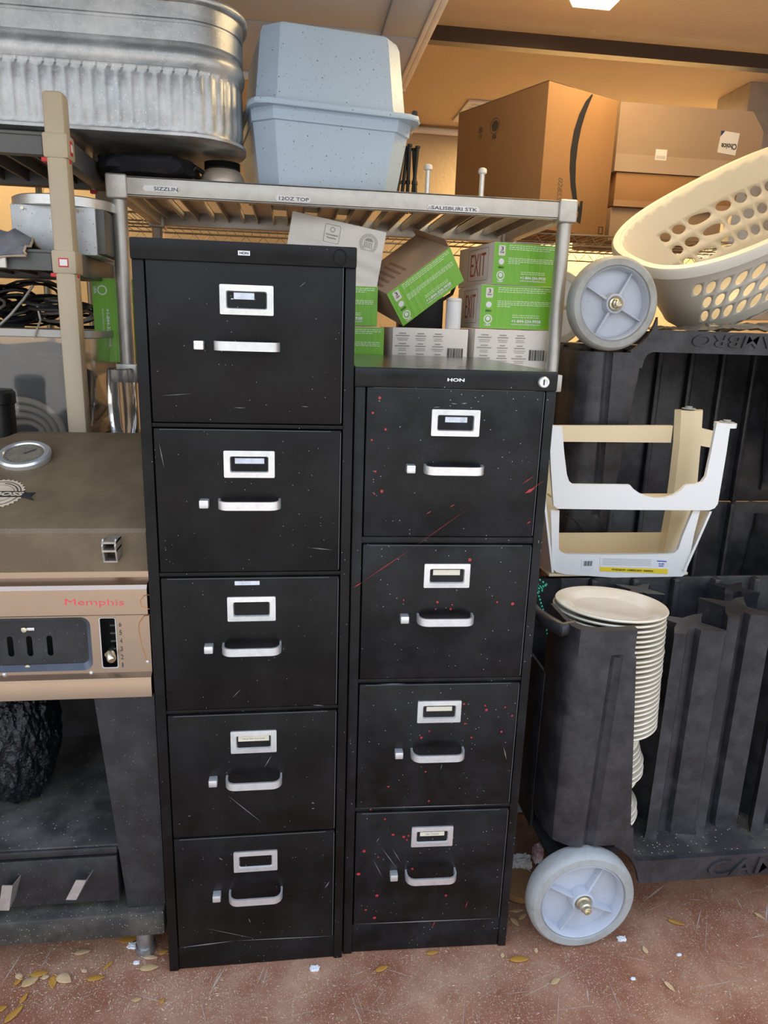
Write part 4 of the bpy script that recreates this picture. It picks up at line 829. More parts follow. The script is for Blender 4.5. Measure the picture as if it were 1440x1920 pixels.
b.box(prev, xr, y, y+.002, z_r0, z_r1-.008); b.build('slotted_plate', m_smoker2, t, smooth=False)
b = MB(); b.box(XL+.02, XR-.01, .09, .40, .70, .835); b.build('inner_box', m_ink, t)
for px, py in ((50, 1180), (57, 1250)):
    p = at(px, py, .036); b = MB(); b.box(p.x-.012+.002, p.x+.014, .0355, .037, p.z-.003, p.z+.003, .0006); sl_ = b.build('plate_slot', m_chrome, t); b = MB(); b.lathe([(.0055, 0), (.005, .003), (.0001, .0035)], (p.x-.004, .0355, p.z), 16, Matrix.Rotation(math.pi/2, 3, 'X')); b.build('screw', m_zinc, sl_)
for px, py in ((171, 1261), (8, 1264), (224, 1150), (277, 1240)):
    p = at(px, py, yf); b = MB(); b.lathe([(.0035, 0), (.003, .002), (.0001, .0028)], (p.x, yf, p.z), 12, Matrix.Rotation(math.pi/2, 3, 'X')); b.build('rivet', m_chrome, t)
# numbered slot with lever
b = MB(); pts = [Vector(((sx0+sx1)/2+x, yf-.0005, (sz0+sz1)/2+z)) for x, z in rr(sx1-sx0, sz1-sz0, .004, 3)]; b.tube(pts, .0012, 6, closed=True); b.build('slot_rim', m_chrome, t)
for k in range(4):
    z = .816-.0165*k; b = MB(); b.box(sx1-.014, sx1+.001, yf+.006, yf+.010, z-.006+.002*0, z-.001, .002); b.build('notch_tooth', m_smoker2, t)
b = MB(); p = Vector((-.0875, .015, .757)); b.cyl(p+Vector((.012, .05, .012)), p, .006, n=16); b.lathe([(.0045, 0), (.0085, .002), (.0085, .018), (.006, .022)], p+Vector((.004, .004, .004)), 16, Matrix.Rotation(math.radians(115), 3, 'X') @ Matrix.Rotation(.35, 3, 'Y')); b.build('lever_knob', m_zinc, t)
b = MB()
for k, d in enumerate('654321'): z = .8175-.0172*k; text(d, (-.0625, yf-.0008, z), (1, 0, 0), (0, 0, 1), .0048 if d != '1' else .0025, .0092, m_ink, b, off=-.005)
b.build('scale_numbers', m_print2, t, smooth=False)
text('Memphis', (-.104, .0135, .866), (1, 0, -.02), (0, 0, 1), .107, .017, mat('red_script', (.75, .07, .10), .4), t, 'script_lettering', off=-.01)
b = MB(); b.tube([at(x, y, .0135) for x, y in ((281, 1115), (270, 1117), (263, 1126), (265, 1137), (280, 1142))], .0008, 5); b.tube([at(x, y, .0235) for x, y in ((282, 1153), (270, 1155), (261, 1168), (260, 1180), (266, 1210), (275, 1238))], .0008, 5); b.build('heat_stain_line', m_copper, t)
# lower cabinet
b = MB()
b.ext([(-.124, .030, .666), (XR, .030, .666), (XR, .030, .150), (-.086, .030, .150)], (0, .02, 0)); b.build('right_front_stile', m_smoker2, t, smooth=False)
b = MB(); b.box(XR-.018, XR-.002, .05, .46, .15, .666); b.build('side_wall', m_smoker2, t)
b = MB(); b.box(XL, XR, .44, .46, .15, .666); b.build('back_wall', m_smoker2, t)
b = MB(); b.ext([(XL, .034, .298), (XL, .034, .312), (XL, .44, .325), (XL, .44, .298)], (XR-.02-XL, 0, 0)); b.build('inner_shelf', mat('ash_dusted_shelf', (.035, .033, .031), .5, var=.9, vs=7, col2=(.15, .14, .125), speck=[(120, .17, .75, (.3, .28, .24))]), t, ang=10)
b = MB()
for k in range(7): x = -.27+.032*k; b.tube([(x, .43, .56), (x+.005, .42, .54), (x-.005, .418, .515), (x, .43, .50)], .003, 6)
b.tube([(-.30, .43, .56), (-.05, .43, .57)], .003, 6); b.build('tool_hooks', m_smoker2, t)
b = MB(); b.box(XL, -.100, .028, .046, .292, .3085, .003); b.build('shelf_lip', m_smoker2, t)
b = MB(); b.box(XL+.02, -.102, .030, .40, .170, .2845, .003); d_ = b.build('drawer', m_smoker2, t)
m_pull = mat('pull_metal', (.50, .47, .44), .4, .8, var=.4, vs=40)
for px0, py0, px1, py1 in ((128, 1688, 152, 1654), (2, 1708, 13, 1664)):
    p0 = at(px0+6, py0, .0); p1 = at(px1, py1, .0); b = MB(); v = p1-p0
    b.ext([p0+Vector((-.012, .002, 0)), p0+Vector((.008, .0, 0)), p1+Vector((.008, .004, 0)), p1+Vector((-.012, .006, 0))], (0, .002, 0))
    b.ext([p0+Vector((.008, .0, 0)), p1+Vector((.008, .004, 0)), p1+Vector((.016, .03, .002)), p0+Vector((.012, .03, .008))], (.0015, 0, 0)); b.build('drawer_pull', m_pull, d_, smooth=False)
b = MB(); b.box(XL, XR, .012, .46, .088, .150, .006); b.build('base_rail', m_base, t)
for y in (.062, .40):
    for x in (-.062, -.90): b = MB(); b.cyl((x, y, .0), (x, y, .09), .0185, n=24); b.cyl((x, y, .0), (x, y, .02), .0215, n=24); b.build('foot', m_galv, t)
# crumpled black bag inside
from mathutils import noise
b = bmesh.new(); bmesh.ops.create_icosphere(b, subdivisions=6, radius=1)
for v in b.verts:
    d = v.co.copy(); k = 1+.10*noise.noise(d*4)+.05*noise.noise(d*11)+.03*abs(noise.noise(d*26))+.02*noise.noise(d*50); v.co = Vector((-.345+.085*d.x*k, .21+.11*d.y*k, max(.485+.168*d.z*k, .3215)))
mb = MB(); mb.bm(b); o = mb.build('plastic_bag', mat('black_film', (.004, .005, .008), .3, bump=.5, bs=160), None); tag(o, 'crinkled black plastic bag inside the smoker compartment at the left edge', 'bag')
# ================================================================== DISH CADDIES
def caddy(x0, y0, L, D, Ht, rail0, flip, label, wheel_c=.127, name_text=True, lowdetail=False, zbase=0.0, pylons=True):
    """Long dish caddy. Built upright; flip mirrors it top to bottom about its height."""
    t = thing('dish_caddy', label, 'dish caddy', (x0+L/2, y0+D/2, zbase))
    TOP = Ht
    def Z(z): return zbase+(TOP-z if flip else z)
    def V(x, y, z): return Vector((x0+x, y0+y, Z(z)))
    def ext(b, plan, z0, z1): return b.loft([[V(x, y, z0) for x, y in plan], [V(x, y, z1) for x, y in plan]])
    def bx(b, xa, xb, ya, yb, za, zb, bev=0): za_, zb_ = sorted((Z(za), Z(zb))); return b.box(x0+xa, x0+xb, y0+ya, y0+yb, za_, zb_, bev)
    rail1 = rail0+.062
    # tray and rail
    b = MB()
    arc = [(.205, rail0)]+[(wheel_c*0+.075+.142*math.cos(a), wheel_c+.142*math.sin(a)) for a in [math.radians(q) for q in range(14, 92, 9)] ]
    
    pl = [(L, rail0), (.222, rail0)]+[(.075+.146*math.cos(math.radians(q)), wheel_c+.146*math.sin(math.radians(q))) for q in range(12, 64, 8)]+[(.15, .262), (.15, .30), (.188, .30), (.193, max(.262, rail1+.02)), (.2, rail1+.007), (.216, rail1), (L, rail1)]
    b.loft([[V(x, .0012, z) for x, z in pl], [V(x, .014, z) for x, z in pl]])
    b.loft([[V(x, D-.014, z) for x, z in pl], [V(x, D, z) for x, z in pl]])
    bx(b, .205, L, .012, D-.012, rail0+.045, rail0+.058)
    bx(b, .012, .206, .055, D-.055, rail0+.045, rail0+.058)
    b.build('tray', m_camp, t, ang=25)
    b = MB(); bx(b, .212, L-.01, .014, D-.014, rail0+.058, rail0+.0595); b.build('tray_floor', m_campd, t)
    # end walls and corner columns
    cols_z0 = .258
    for (mx, my, nm) in ((0, 0, 'front'), (0, 1, 'rear'), (1, 0, 'front'), (1, 1, 'rear')):
        def pm(plan): return [((L-x) if mx else x, (D-y) if my else y) for x, y in plan]
        def plan(xl, xr, gc, g): return [(.002, .16), (.0, .07), (xl*.3+.002, .03), (xl+.012, .010), (xl+.028, .002), (xl+.044, 0), (gc-.014, 0), (gc-.009, g*.6), (gc, g), (gc+.009, g*.6), (gc+.014, 0), (xr-.011, 0), (xr-.003, .003), (xr, .012), (xr, .030), (xr-.012, .024), (xl+.05, .022), (xl+.028, .032), (.012, .06), (.010, .16)]
        b = MB(); zt = Ht if my == 0 else Ht-.045; q0 = plan(.022, .189, .083, .012); q1 = plan(.002, .140, .098, .011)
        mid = [(a[0]*.1+c[0]*.9, a[1]*.1+c[1]*.9) for a, c in zip(q0, q1)]; flat = plan(.002, .140, .098, .001)
        b.loft([[V(x, y, cols_z0) for x, y in pm(q0)], [V(x, y, zt-.065) for x, y in pm(mid)], [V(x, y, zt-.055) for x, y in pm(flat)], [V(x, y, zt) for x, y in pm(flat)]])
        b.build('corner_column', m_camp, t, ang=28)
    for xx in (0, L-.008):
        b = MB(); bx(b, xx, xx+.008, .15, D-.15, rail0+.05, Ht-.17, .003); b.build('end_wall', m_camp, t)
    # back wall with ribs
    bt = Ht-.045 if pylons else Ht-.001; b = MB(); bx(b, .008, L-.008, D-.022, D-.012, rail0+.05, bt, .003)
    for k in range(6): xx = .22+k*.12; bx(b, xx, xx+.022, D-.045, D-.012, rail0+.05, bt, .008)
    b.build('back_wall', m_camp, t)
    # dividers
    def pyl(cx_, cy2, wx, wy, zt):
        P = []
        A_ = [(-wx, -wy), (-wx*.62, -wy*1.15), (-wx*.3, -wy*.60), (-wx*.02, -wy*.55), (wx*.08, -wy*.8), (wx*.92, -wy*1.0), (wx, -wy*.9), (wx*.75, -wy*.45), (wx*.45, 0), (wx*.75, wy*.6), (wx, wy), (wx*.6, wy*.9), (0, wy*.55), (-wx*.6, wy*.9), (-wx, wy), (-wx*.75, wy*.5), (-wx*.45, 0), (-wx*.75, -wy*.45)]
        b = MB(); zz0 = rail0+.055
        b.loft([[V(cx_+x*1.12, cy2+y*1.12, zz0) for x, y in A_], [V(cx_+x*1.02, cy2+y*1.02, zz0+.02) for x, y in A_], [V(cx_+x, cy2+y, zt-.015) for x, y in A_], [V(cx_+x*1.05, cy2+y*1.05, zt) for x, y in A_]])
        b.build('divider', m_camp, t, ang=25)
    for cx_, cy2, wx, wy, zt in ((.335, .135, .064, .052, Ht-.045), (.462, .155, .058, .06, Ht-.015), (.61, .135, .062, .055, Ht-.04), (.74, .155, .058, .05, Ht-.03), (.33, D-.1, .05, .04, Ht-.05), (.60, D-.1, .05, .04, Ht-.05)) if pylons else (): pyl(cx_, cy2, wx, wy, zt)
    # handle at the left end
    b = MB(); hz = Ht-.012
    if name_text and not flip: b.tube([V(.020, .055, hz), V(-.010, .05, hz-.004), V(-.030, .075, hz+.002), V(-.038, .13, hz+.0), V(-.038, D-.13, hz), V(-.030, D-.075, hz), V(.02, D-.055, hz)], [.015, .016, .015, .013, .013, .015, .015], 12).build('carry_handle', m_camp, t)
    # wheels
    for yy, front in ((-.024, 1), (D+.024, 0)):
        s = -1 if front else 1; c = V(.075, yy, wheel_c); R = .127; M = Matrix.Rotation(math.pi/2, 3, 'X') if front else Matrix.Rotation(-math.pi/2, 3, 'X')
        b = MB(); b.lathe([(.100, -.002), (.102, .003), (.118, .0025), (.1235, -.002), (R, -.012), (R, -.034), (.122, -.044), (.10, -.045)], c, 56, M, cap=False); 
        b2 = MB(); b2.lathe([(.1005, -.003), (.097, .001), (.094, -.004), (.090, -.026), (.030, -.022), (.0001, -.022)], c, 56, M, cap=False)
        b2.lathe([(.092, -.040), (.1005, -.044), (.0001, -.040)], c, 40, M, cap=False)
        wh = b2.build('wheel', m_wheel, t, ang=25); b.build('tyre', m_tyre, wh)
        b = MB()
        for k in range(4):
            a = math.radians(62+90*k); d = Vector((math.cos(a), 0, math.sin(a))); sd = Vector((-math.sin(a), 0, math.cos(a)))
            o = c+Vector((0, s*-.004+(-.0 if front else 0), 0)); q0, q1 = .026, .092
            b.loft([[o+d*q0+sd*.0035, o+d*q0-sd*.0035, o+d*q0-sd*.004-Vector((0, s*.022, 0)), o+d*q0+sd*.004-Vector((0, s*.022, 0))], [o+d*q1+sd*.001-Vector((0, s*.004, 0)), o+d*q1-sd*.001-Vector((0, s*.004, 0)), o+d*q1-sd*.002-Vector((0, s*.022, 0)), o+d*q1+sd*.002-Vector((0, s*.022, 0))]])
        b.build('spoke', m_wheel, wh, smooth=False)
        b = MB(); b.lathe([(.030, -.024), (.026, .002), (.022, .004), (.019, .000), (.017, -.006)], c, 32, M, cap=False); b.build('hub', m_wheel, wh)
        b = MB(); b.lathe([(.019, -.006), (.017, .003), (.013, .005), (.0125, .018), (.0095, .020), (.009, .027), (.007, .028), (.006, .022), (.0001, .022)], c, 6 if False else 24, M, cap=False); b.build('axle_bolt', m_zinc, wh)
    b = MB(); b.cyl(V(.075, .0, wheel_c), V(.075, D, wheel_c), .008, n=12); b.build('axle', m_zinc, t)
    for yy in (.06, D-.06):
        b = MB(); ca = V(L-.10, yy, .045); b.lathe([(.02, -.015), (.045, -.012), (.045, .012), (.02, .015)], ca, 24, Matrix.Rotation(math.pi/2, 3, 'X')); b.build('caster', m_tyre, t); b = MB(); b.box(ca.x-.02, ca.x+.02, ca.y-.02, ca.y+.02, min(Z(.05), Z(rail0+.04)), max(Z(.05), Z(rail0+.04))); b.build('caster_fork', m_zinc, t)
    if name_text:
        b = MB()
        if not flip: text('CAMBRO', (1.420-.855+x0+.005-.0, y0-.0012, Z(rail0+.030)), (1, 0, 0), (0, 0, 1), .36, .044, None, b, depth=.0022, off=.012, shear=.15)
        else: text('CAMBRO', (x0+.49, y0-.0012, Z(rail0+.026)), (-1, 0, 0), (0, 0, -1), .32, .034, None, b, depth=.0018, off=.012, shear=.15)
        b.build('raised_lettering', m_camp, t, smooth=False)
    return t
LX, LY, LD, LH = .857, .0, .47, .79
caddy(LX, LY, .97, LD, LH, .145, False, 'black wheeled dish caddy on the floor loaded with plates, right of the short cabinet')
caddy(1.078, .66, 1.08, .47, .801, .165, False, 'black dish caddy standing behind the plate caddy, mostly hidden', name_text=False, pylons=False)
caddy(1.078, .66, 1.08, .47, .802, .192, True, 'black dish caddy turned upside down on top of another, grey wheels in the air', zbase=.802, pylons=False)

# ---- plates
m_plate_edge = m_plate
def plate(x, y, z, r, rx, ry, label, group, name='dinner_plate'):
    M = Matrix.Translation((x, y, z)) @ Matrix.Rotation(rx, 4, 'X') @ Matrix.Rotation(ry, 4, 'Y')
    b = MB(); k = r/.125
    prof_ = [(.0001, .003), (.078*k, .003), (.086*k, .0055), (.098*k, .0125), (.118*k, .0175), (.1235*k, .0185), (.125*k, .0165), (.1235*k, .0135), (.108*k, .009), (.092*k, .002), (.080*k, -.002), (.0001, -.002)]
    b.lathe(prof_, (0, 0, 0), 56, cap=False)
    o = b.build(name, m_plate, None); o.matrix_world = M; return tag(o, label, 'plate', group)
tx, ty = 1.004, .157; top_z = .772
tp = plate(tx, ty, top_z, .1275, -.05, .03, 'uppermost ivory dinner plate with dirt flecks, on top of the stack in the caddy', None)
def place(src, x, y, z, rx, ry, s, label, group):
    o = src.copy(); COL.objects.link(o); o.matrix_world = Matrix.Translation((x, y, z)) @ Matrix.Rotation(rx, 4, 'X') @ Matrix.Rotation(ry, 4, 'Y') @ Matrix.Scale(s, 4)
    o['label'] = label
    if group: o['group'] = group
    return o
rnd = random.Random(11); z = top_z; n_up = 24; ORD = 'first second third fourth fifth sixth seventh eighth ninth tenth eleventh twelfth thirteenth fourteenth fifteenth sixteenth seventeenth eighteenth nineteenth twentieth twenty-first twenty-second twenty-third twenty-fourth twenty-fifth'.split(); tray_z = .145+.0615
for k in range(n_up):
    z -= .0118; place(tp, tx+.0012*k*.4+rnd.uniform(-.001, .001)-(.004 if k < 2 else 0), ty+rnd.uniform(-.0015, .0015), z, -.05*(1-k/n_up), .03*(1-k/n_up), .985 if k > 1 else 1.0, ORD[k+1]+' ivory dinner plate from the top of the neat upper stack in the caddy', 'neatly stacked ivory plates, upper part')
n_low = 23
zs = [tray_z+.004+(z-.014-tray_z-.004)*k/(n_low-1) for k in range(n_low)]
for k, zz in enumerate(zs):
    fl = 1 if (k*7) % 3 else -1
    place(tp, tx-.012+.010*math.sin(k*.55)+rnd.uniform(-.003, .003), ty+.006*math.cos(k*.7), zz, rnd.uniform(-.02, .01), rnd.uniform(-.03, .03), .93, ORD[k]+' slipped smaller ivory plate from the bottom of the caddy stack', 'slipped ivory plates, lower part')

# ---- white step stool, upside down
t = thing('step_stool', 'white plastic step stool standing upside down on the plate caddy', 'stool', (1.2, .52, .752))
YF = .428
def fx(px, py, y): p = at(px, py, YF if y is None else y); return Vector((p.x, y, p.z))
def pixpoly(pts, y, dep, b, dy=None):
    q = [fx(x, z, y) for x, z in pts]; b.ext(q, (0, dep, 0)); return b
U = [(1030, 798), (1054, 799), (1058, 850), (1063, 890), (1067, 902), (1074, 908), (1181, 909), (1188, 917), (1198, 924), (1212, 930), (1230, 934), (1248, 933), (1264, 928), (1276, 920), (1284, 912), (1290, 909), (1306, 908), (1316, 904), (1324, 893), (1334, 845), (1344, 793), (1370, 795), (1362, 850), (1352, 910), (1346, 945), (1340, 953), (1330, 957), (1180, 956), (1046, 954), (1038, 948), (1033, 880)]
b = MB(); pixpoly(U, YF, .010, b); b.build('lower_step_front', m_stool, t, ang=30)
b = MB()
pixpoly([(1033, 957), (1049, 957), (1048, 1000), (1048, 1030), (1054, 1036), (1062, 1039), (1150, 1040), (1150, 1083), (1060, 1077), (1043, 1073), (1036, 1066)], YF+.012, .010, b)
pixpoly([(1150, 1040), (1255, 1039), (1264, 1037), (1272, 1030), (1280, 1005), (1300, 957), (1313, 957), (1302, 1000), (1290, 1060), (1286, 1076), (1279, 1081), (1150, 1083)], YF+.012, .010, b); b.build('upper_step_front', m_stool, t, ang=30)
YB = .615
bot = .752
pl, pr_2 = fx(1036, 1075, YF), fx(1283, 1078, YF)
tl, tr = fx(1030, 800, YF), fx(1372, 795, YF)
# side panels
b = MB(); b.ext([(pl.x, YF+.006, pl.z), (tl.x-.002, YF+.006, 1.0), (tl.x-.010, YB, 1.0), (pl.x-.012, YB, bot)], (.006, 0, 0)); b.build('left_side_panel', m_stool, t, smooth=False)
b = MB(); b.ext([(pr_2.x, YF+.006, pr_2.z+.01), (fx(1333, 960, YF).x, YF+.006, fx(1333, 960, YF).z), (fx(1333, 960, YF).x+.035, YB-.05, fx(1333, 960, YF).z-.03), (pr_2.x+.04, YB-.05, bot+.02)], (.007, 0, 0)); b.ext([(fx(1345, 950, YF).x-.004, YF+.008, fx(1345, 950, YF).z), (tr.x-.004, YF+.008, tr.z), (tr.x+.012, YF+.075, tr.z+.0), (fx(1345, 950, YF).x+.03, YF+.10, fx(1345, 950, YF).z)], (.007, 0, 0)); b.build('right_side_panel', m_stool, t, smooth=False)
# top step board (down now), with ribs
b = MB(); b.box(pl.x-.004, pr_2.x+.02, YF+.015, YB, bot, bot+.008, .002)
for k in range(4): y = YF+.05+k*.035; b.box(pl.x+.01, pr_2.x, y, y+.004, bot+.008, bot+.02)
b.box(pl.x-.008, pr_2.x+.03, YB-.006, YB, bot, bot+.075, .002); b.build('top_step_board', m_stool_in, t)
# lower step board seen through the dip
b = MB(); ps = fx(1050, 950, YF); pe = fx(1335, 950, YF); zl = fx(1200, 945, YF).z
b.box(ps.x, pe.x-.02, YF+.009, YF+.10, zl, zl+.006, .001)
for k in range(3): y = YF+.03+k*.02; b.box(ps.x+.01, pe.x-.03, y, y+.003, zl+.006, zl+.012)
b.build('lower_step_board', m_stool_in, t)
# back frame
def bp(px, py, y=YB): p = at(px, py, y); return Vector((p.x, y, p.z))
b = MB(); b.ext([bp(1030, 798), bp(1262, 798), bp(1258, 830), bp(1030, 828)], (0, .014, 0)); b.ext([bp(1310, 801), bp(1334, 807), bp(1338, 840), bp(1306, 834)], (0, -.012, 0)); b.build('back_rail', m_stool_in, t, smooth=False)
b = MB(); rings = []
for (xa, xb, py) in ((1265, 1318, 768), (1262, 1314, 830), (1254, 1308, 900), (1246, 1300, 960), (1238, 1296, 1005), (1228, 1292, 1050)):
    p, q = bp(xa, py), bp(xb, py); w2 = (q.x-p.x); rings.append([Vector((p.x, YB, p.z)), Vector((p.x+w2*.12, YB-.018, p.z)), Vector((p.x+w2*.5, YB-.026, p.z)), Vector((p.x+w2*.88, YB-.018, p.z)), Vector((q.x, YB, q.z)), Vector((q.x-.004, YB+.006, q.z)), Vector((p.x+.004, YB+.006, p.z))])
b.loft(rings); b.build('back_leg', m_stool_in, t, ang=40)
b = MB(); rings = []
for (xa, xb, py) in ((1012, 1040, 798), (1014, 1040, 900), (1018, 1042, 1000), (1022, 1046, 1060)):
    p, q = bp(xa, py), bp(xb, py); rings.append([Vector((p.x, YB-.02, p.z)), Vector((q.x, YB-.02, q.z)), Vector((q.x, YB, q.z)), Vector((p.x, YB, p.z))])
b.loft(rings); b.build('back_leg', m_stool_in, t)
for p in (bp(1291, 767, YB-.01), Vector((tr.x+.005, YF+.03, tr.z-.001))):
    b = MB(); b.lathe([(.019, 0), (.019, .003), (.010, .0035), (.010, .008), (.0001, .0085)], p, 20); b.build('rubber_foot', m_stool if False else m_tyre, t)
b = MB(); q = tr; b.ext([(q.x-.02+x, YF+.028+y, q.z-.012) for x, y in rr(.05, .055, .02, 5, .02, 0)], (0, 0, .012)); b.build('foot_pad', m_stool, t)
# stickers (upside down)
yk = YF+.0112
def sticker(pts, m, par, nm): b = MB(); b.ext([fx(x, z, yk) for x, z in pts], (0, .0007, 0)); return b.build(nm, m, par, smooth=False)
s1 = sticker([(1125, 1045), (1253, 1048), (1252, 1076), (1125, 1071)], m_white, t, 'warning_sticker')
m_yel = mat('yellow_print', (.85, .62, .03), .5); yk = YF+.0108
s2 = sticker([(1125, 1063), (1252, 1067), (1252, 1076), (1125, 1071)], m_yel, s1, 'yellow_band')
c = fx(1186, 1069.3, YF+.0104); rr_v = (fx(1240, 1071.5, YF+.0104)-fx(1130, 1067, YF+.0104)).normalized(); text('WARNING • AVERTISSEMENT • ADVERTENCIA', c, -rr_v, (0, 0, -1), .122, .0052, m_ink, s2, 'warning_text', off=.01)
b = MB()
for k in range(5): a_, b__ = fx(1130, 1048+k*2.6, YF+.0108), fx(1221, 1050+k*2.6, YF+.0108); b.ext([a_, b__, b__+Vector((0, 0, .0008)), a_+Vector((0, 0, .0008))], (0, .0003, 0))
b.build('small_print', m_print, s1, smooth=False)['kind'] = 'stuff'
b = MB(); p = fx(1232, 1051, YF+.0108); q = fx(1250, 1052, YF+.0108); b.ext([p, q, q-Vector((0, 0, .003)), p-Vector((0, 0, .003))], (0, .0003, 0)); text('300 LB', (p+q)/2-Vector((0, .0002, .009)), (-1, 0, 0), (0, 0, -1), .016, .004, m_ink, b, off=.02); text('136 KG', (p+q)/2-Vector((0, .0002, .015)), (-1, 0, 0), (0, 0, -1), .014, .004, m_ink, b, off=.02); b.build('load_mark', mat('blue_print', (.05, .10, .45), .5), s1, smooth=False)
yk = YF+.0113; s3 = sticker([(1090, 1047), (1114, 1048), (1113, 1071), (1090, 1070)], m_white, t, 'barcode_sticker'); b = MB()
for k in range(9): x = 1095+k*1.8; p = fx(x, 1052, YF+.0107); q = fx(x+(1.1 if k % 3 else .6), 1052, YF+.0107); b.ext([p, q, q-Vector((0, 0, .014)), p-Vector((0, 0, .014))], (0, .0003, 0))
b.build('barcode', m_ink, s3, smooth=False)
# power adapter lying in the stool
t = thing('power_adapter', 'black wedge-shaped power adapter with cord lying inside the upturned stool', 'adapter', (1.04, .53, .76))
p = atz(1112, 1027, .772); b = MB(); x, y = p.x, p.y
b.loft([[Vector((x-.028, y-.02, .7725)), Vector((x+.036, y-.012, .7725)), Vector((x+.030, y+.03, .7725)), Vector((x-.026, y+.03, .7725))], [Vector((x-.030, y-.018, .790)), Vector((x+.012, y-.012, .806)), Vector((x+.010, y+.026, .808)), Vector((x-.024, y+.028, .800))]]); b.build('adapter_body', m_blk, t, ang=20)
b = MB(); b.tube([Vector((x-.018, y, .795)), Vector((x-.026, y+.005, .812)), Vector((x-.040, y+.01, .835)), Vector((x-.060, y+.02, .855)), Vector((x-.085, y+.03, .862))], .0022, 8); b.build('cord', m_blk, t)

# ================================================================== LAUNDRY BASKET
BM = Matrix.Translation((1.719, .942, 1.690)) @ Matrix.Rotation(math.radians(3.1), 4, 'Z') @ Matrix.Rotation(math.radians(-27.9), 4, 'Y') @ Matrix.Rotation(math.radians(23.4), 4, 'X')
t = thing('laundry_basket', 'ivory plastic laundry basket with leaf-shaped holes tipped on top of the upturned caddy', 'basket', mat=BM)
BA0, BB0, BA1, BB1, BH = .29, .16, .40, .235, .295
def bpnt(u, v, o=0): # u angle, v 0..1 height ; superellipse
    a, bb_ = BA0+(BA1-BA0)*v+o, BB0+(BB1-BB0)*v+o; c_, s_ = math.cos(u), math.sin(u); e = .75
    wave = .0*(abs(math.cos(u))**6)*v
    return Vector((a*math.copysign(abs(c_)**e, c_), bb_*math.copysign(abs(s_)**e, s_), -.1475+BH*v+wave))
b = MB()
VR = (0, .14, .34, .54, .74, 1.0); NU = 40; SH = math.pi/NU
def sh(u, v): # continuous half-cell shear per row keeps every cell edge shared
    r_ = next(i for i in range(5) if v <= VR[i+1]+1e-9); return u+SH*(r_+(v-VR[r_])/(VR[r_+1]-VR[r_]))
def cell(u0, u1, v0, v1, hole):
    n_ = 24; vs = []; cu, cv = (u0+u1)/2, (v0+v1)/2
    for k in range(n_):
        a = 2*math.pi*k/n_; c_, s_ = math.cos(a), math.sin(a); m_ = max(abs(c_), abs(s_)); v = min(max(cv+(v1-v0)/2*s_/m_, v0), v1); vs.append(bpnt(sh(cu+(u1-u0)/2*c_/m_, v), v))
    for k in range(n_):
        a = 2*math.pi*k/n_; c_, s_ = math.cos(a), math.sin(a)
        if hole == 'leaf': hx_, hz_ = c_*abs(c_)**.15*.38, s_*.30
        elif hole == 'grip': hx_, hz_ = c_*.45, s_*.40
        else: hx_, hz_ = c_*.34, s_*.38
        v = cv+(v1-v0)*hz_; vs.append(bpnt(sh(cu+(u1-u0)*hx_, v), v))
    fs = [[k, (k+1) % n_, n_+(k+1) % n_, n_+k] for k in range(n_)]
    if not hole: fs.append([n_+k for k in range(n_)])
    b.add(vs, fs)
for i in range(NU):
    for r_ in range(5):
        u0, u1 = 2*math.pi*i/NU, 2*math.pi*(i+1)/NU; um = (sh((u0+u1)/2, (VR[r_]+VR[r_+1])/2)) % (2*math.pi)
        back, front = .40 < um < 2.0, 3.75 < um < 5.8
        hole = None
        if r_ in (1, 2, 3):
            if back: hole = 'leaf'
            if front: hole = 'round'
            if 2.62 < um < 2.85 and r_ > 1: hole = 'leaf'
        if r_ == 4 and i in (NU//2-4, NU//2-3, NU//2-2, NU-4, NU-3, NU-2):
            if i in (NU//2-4, NU-4): cell(u0, u1+4*math.pi/NU, VR[4], VR[5], 'grip')
            continue
        cell(u0, u1, VR[r_], VR[r_+1], hole)
rb = []
for k in range(64): rb.append(bpnt(2*math.pi*k/64, 0))
b.add(rb, [list(range(64))])
o = b.build('basket_wall', m_basket, t, world=False, ang=60, weld=True); m = o.modifiers.new('s', 'SOLIDIFY'); m.thickness = .003
b = MB(); rings = []
N3 = 120
R0 = [bpnt(2*math.pi*k/N3, 1, -.002)+Vector((0, 0, .0)) for k in range(N3)]; R1 = [bpnt(2*math.pi*k/N3, 1, .004)+Vector((0, 0, .006)) for k in range(N3)]; R2 = [bpnt(2*math.pi*k/N3, 1, .020)+Vector((0, 0, .004)) for k in range(N3)]; R3_ = [bpnt(2*math.pi*k/N3, 1, .026)+Vector((0, 0, -.004)) for k in range(N3)]; R4 = [bpnt(2*math.pi*k/N3, 1, .026)+Vector((0, 0, -.026)) for k in range(N3)]; R5 = [bpnt(2*math.pi*k/N3, 1, .023)+Vector((0, 0, -.026)) for k in range(N3)]; R6 = [bpnt(2*math.pi*k/N3, 1, .018)+Vector((0, 0, -.002)) for k in range(N3)]
b.loft([R0, R1, R2, R3_, R4, R5, R6, R0], False, False); b.build('rim', m_basket, t, world=False, ang=40)
b = MB(); b.tube([bpnt(math.pi-.22+.44*k/10, .97, .012) for k in range(11)], .010, 10); b.build('grip', m_tyre, t, world=False)
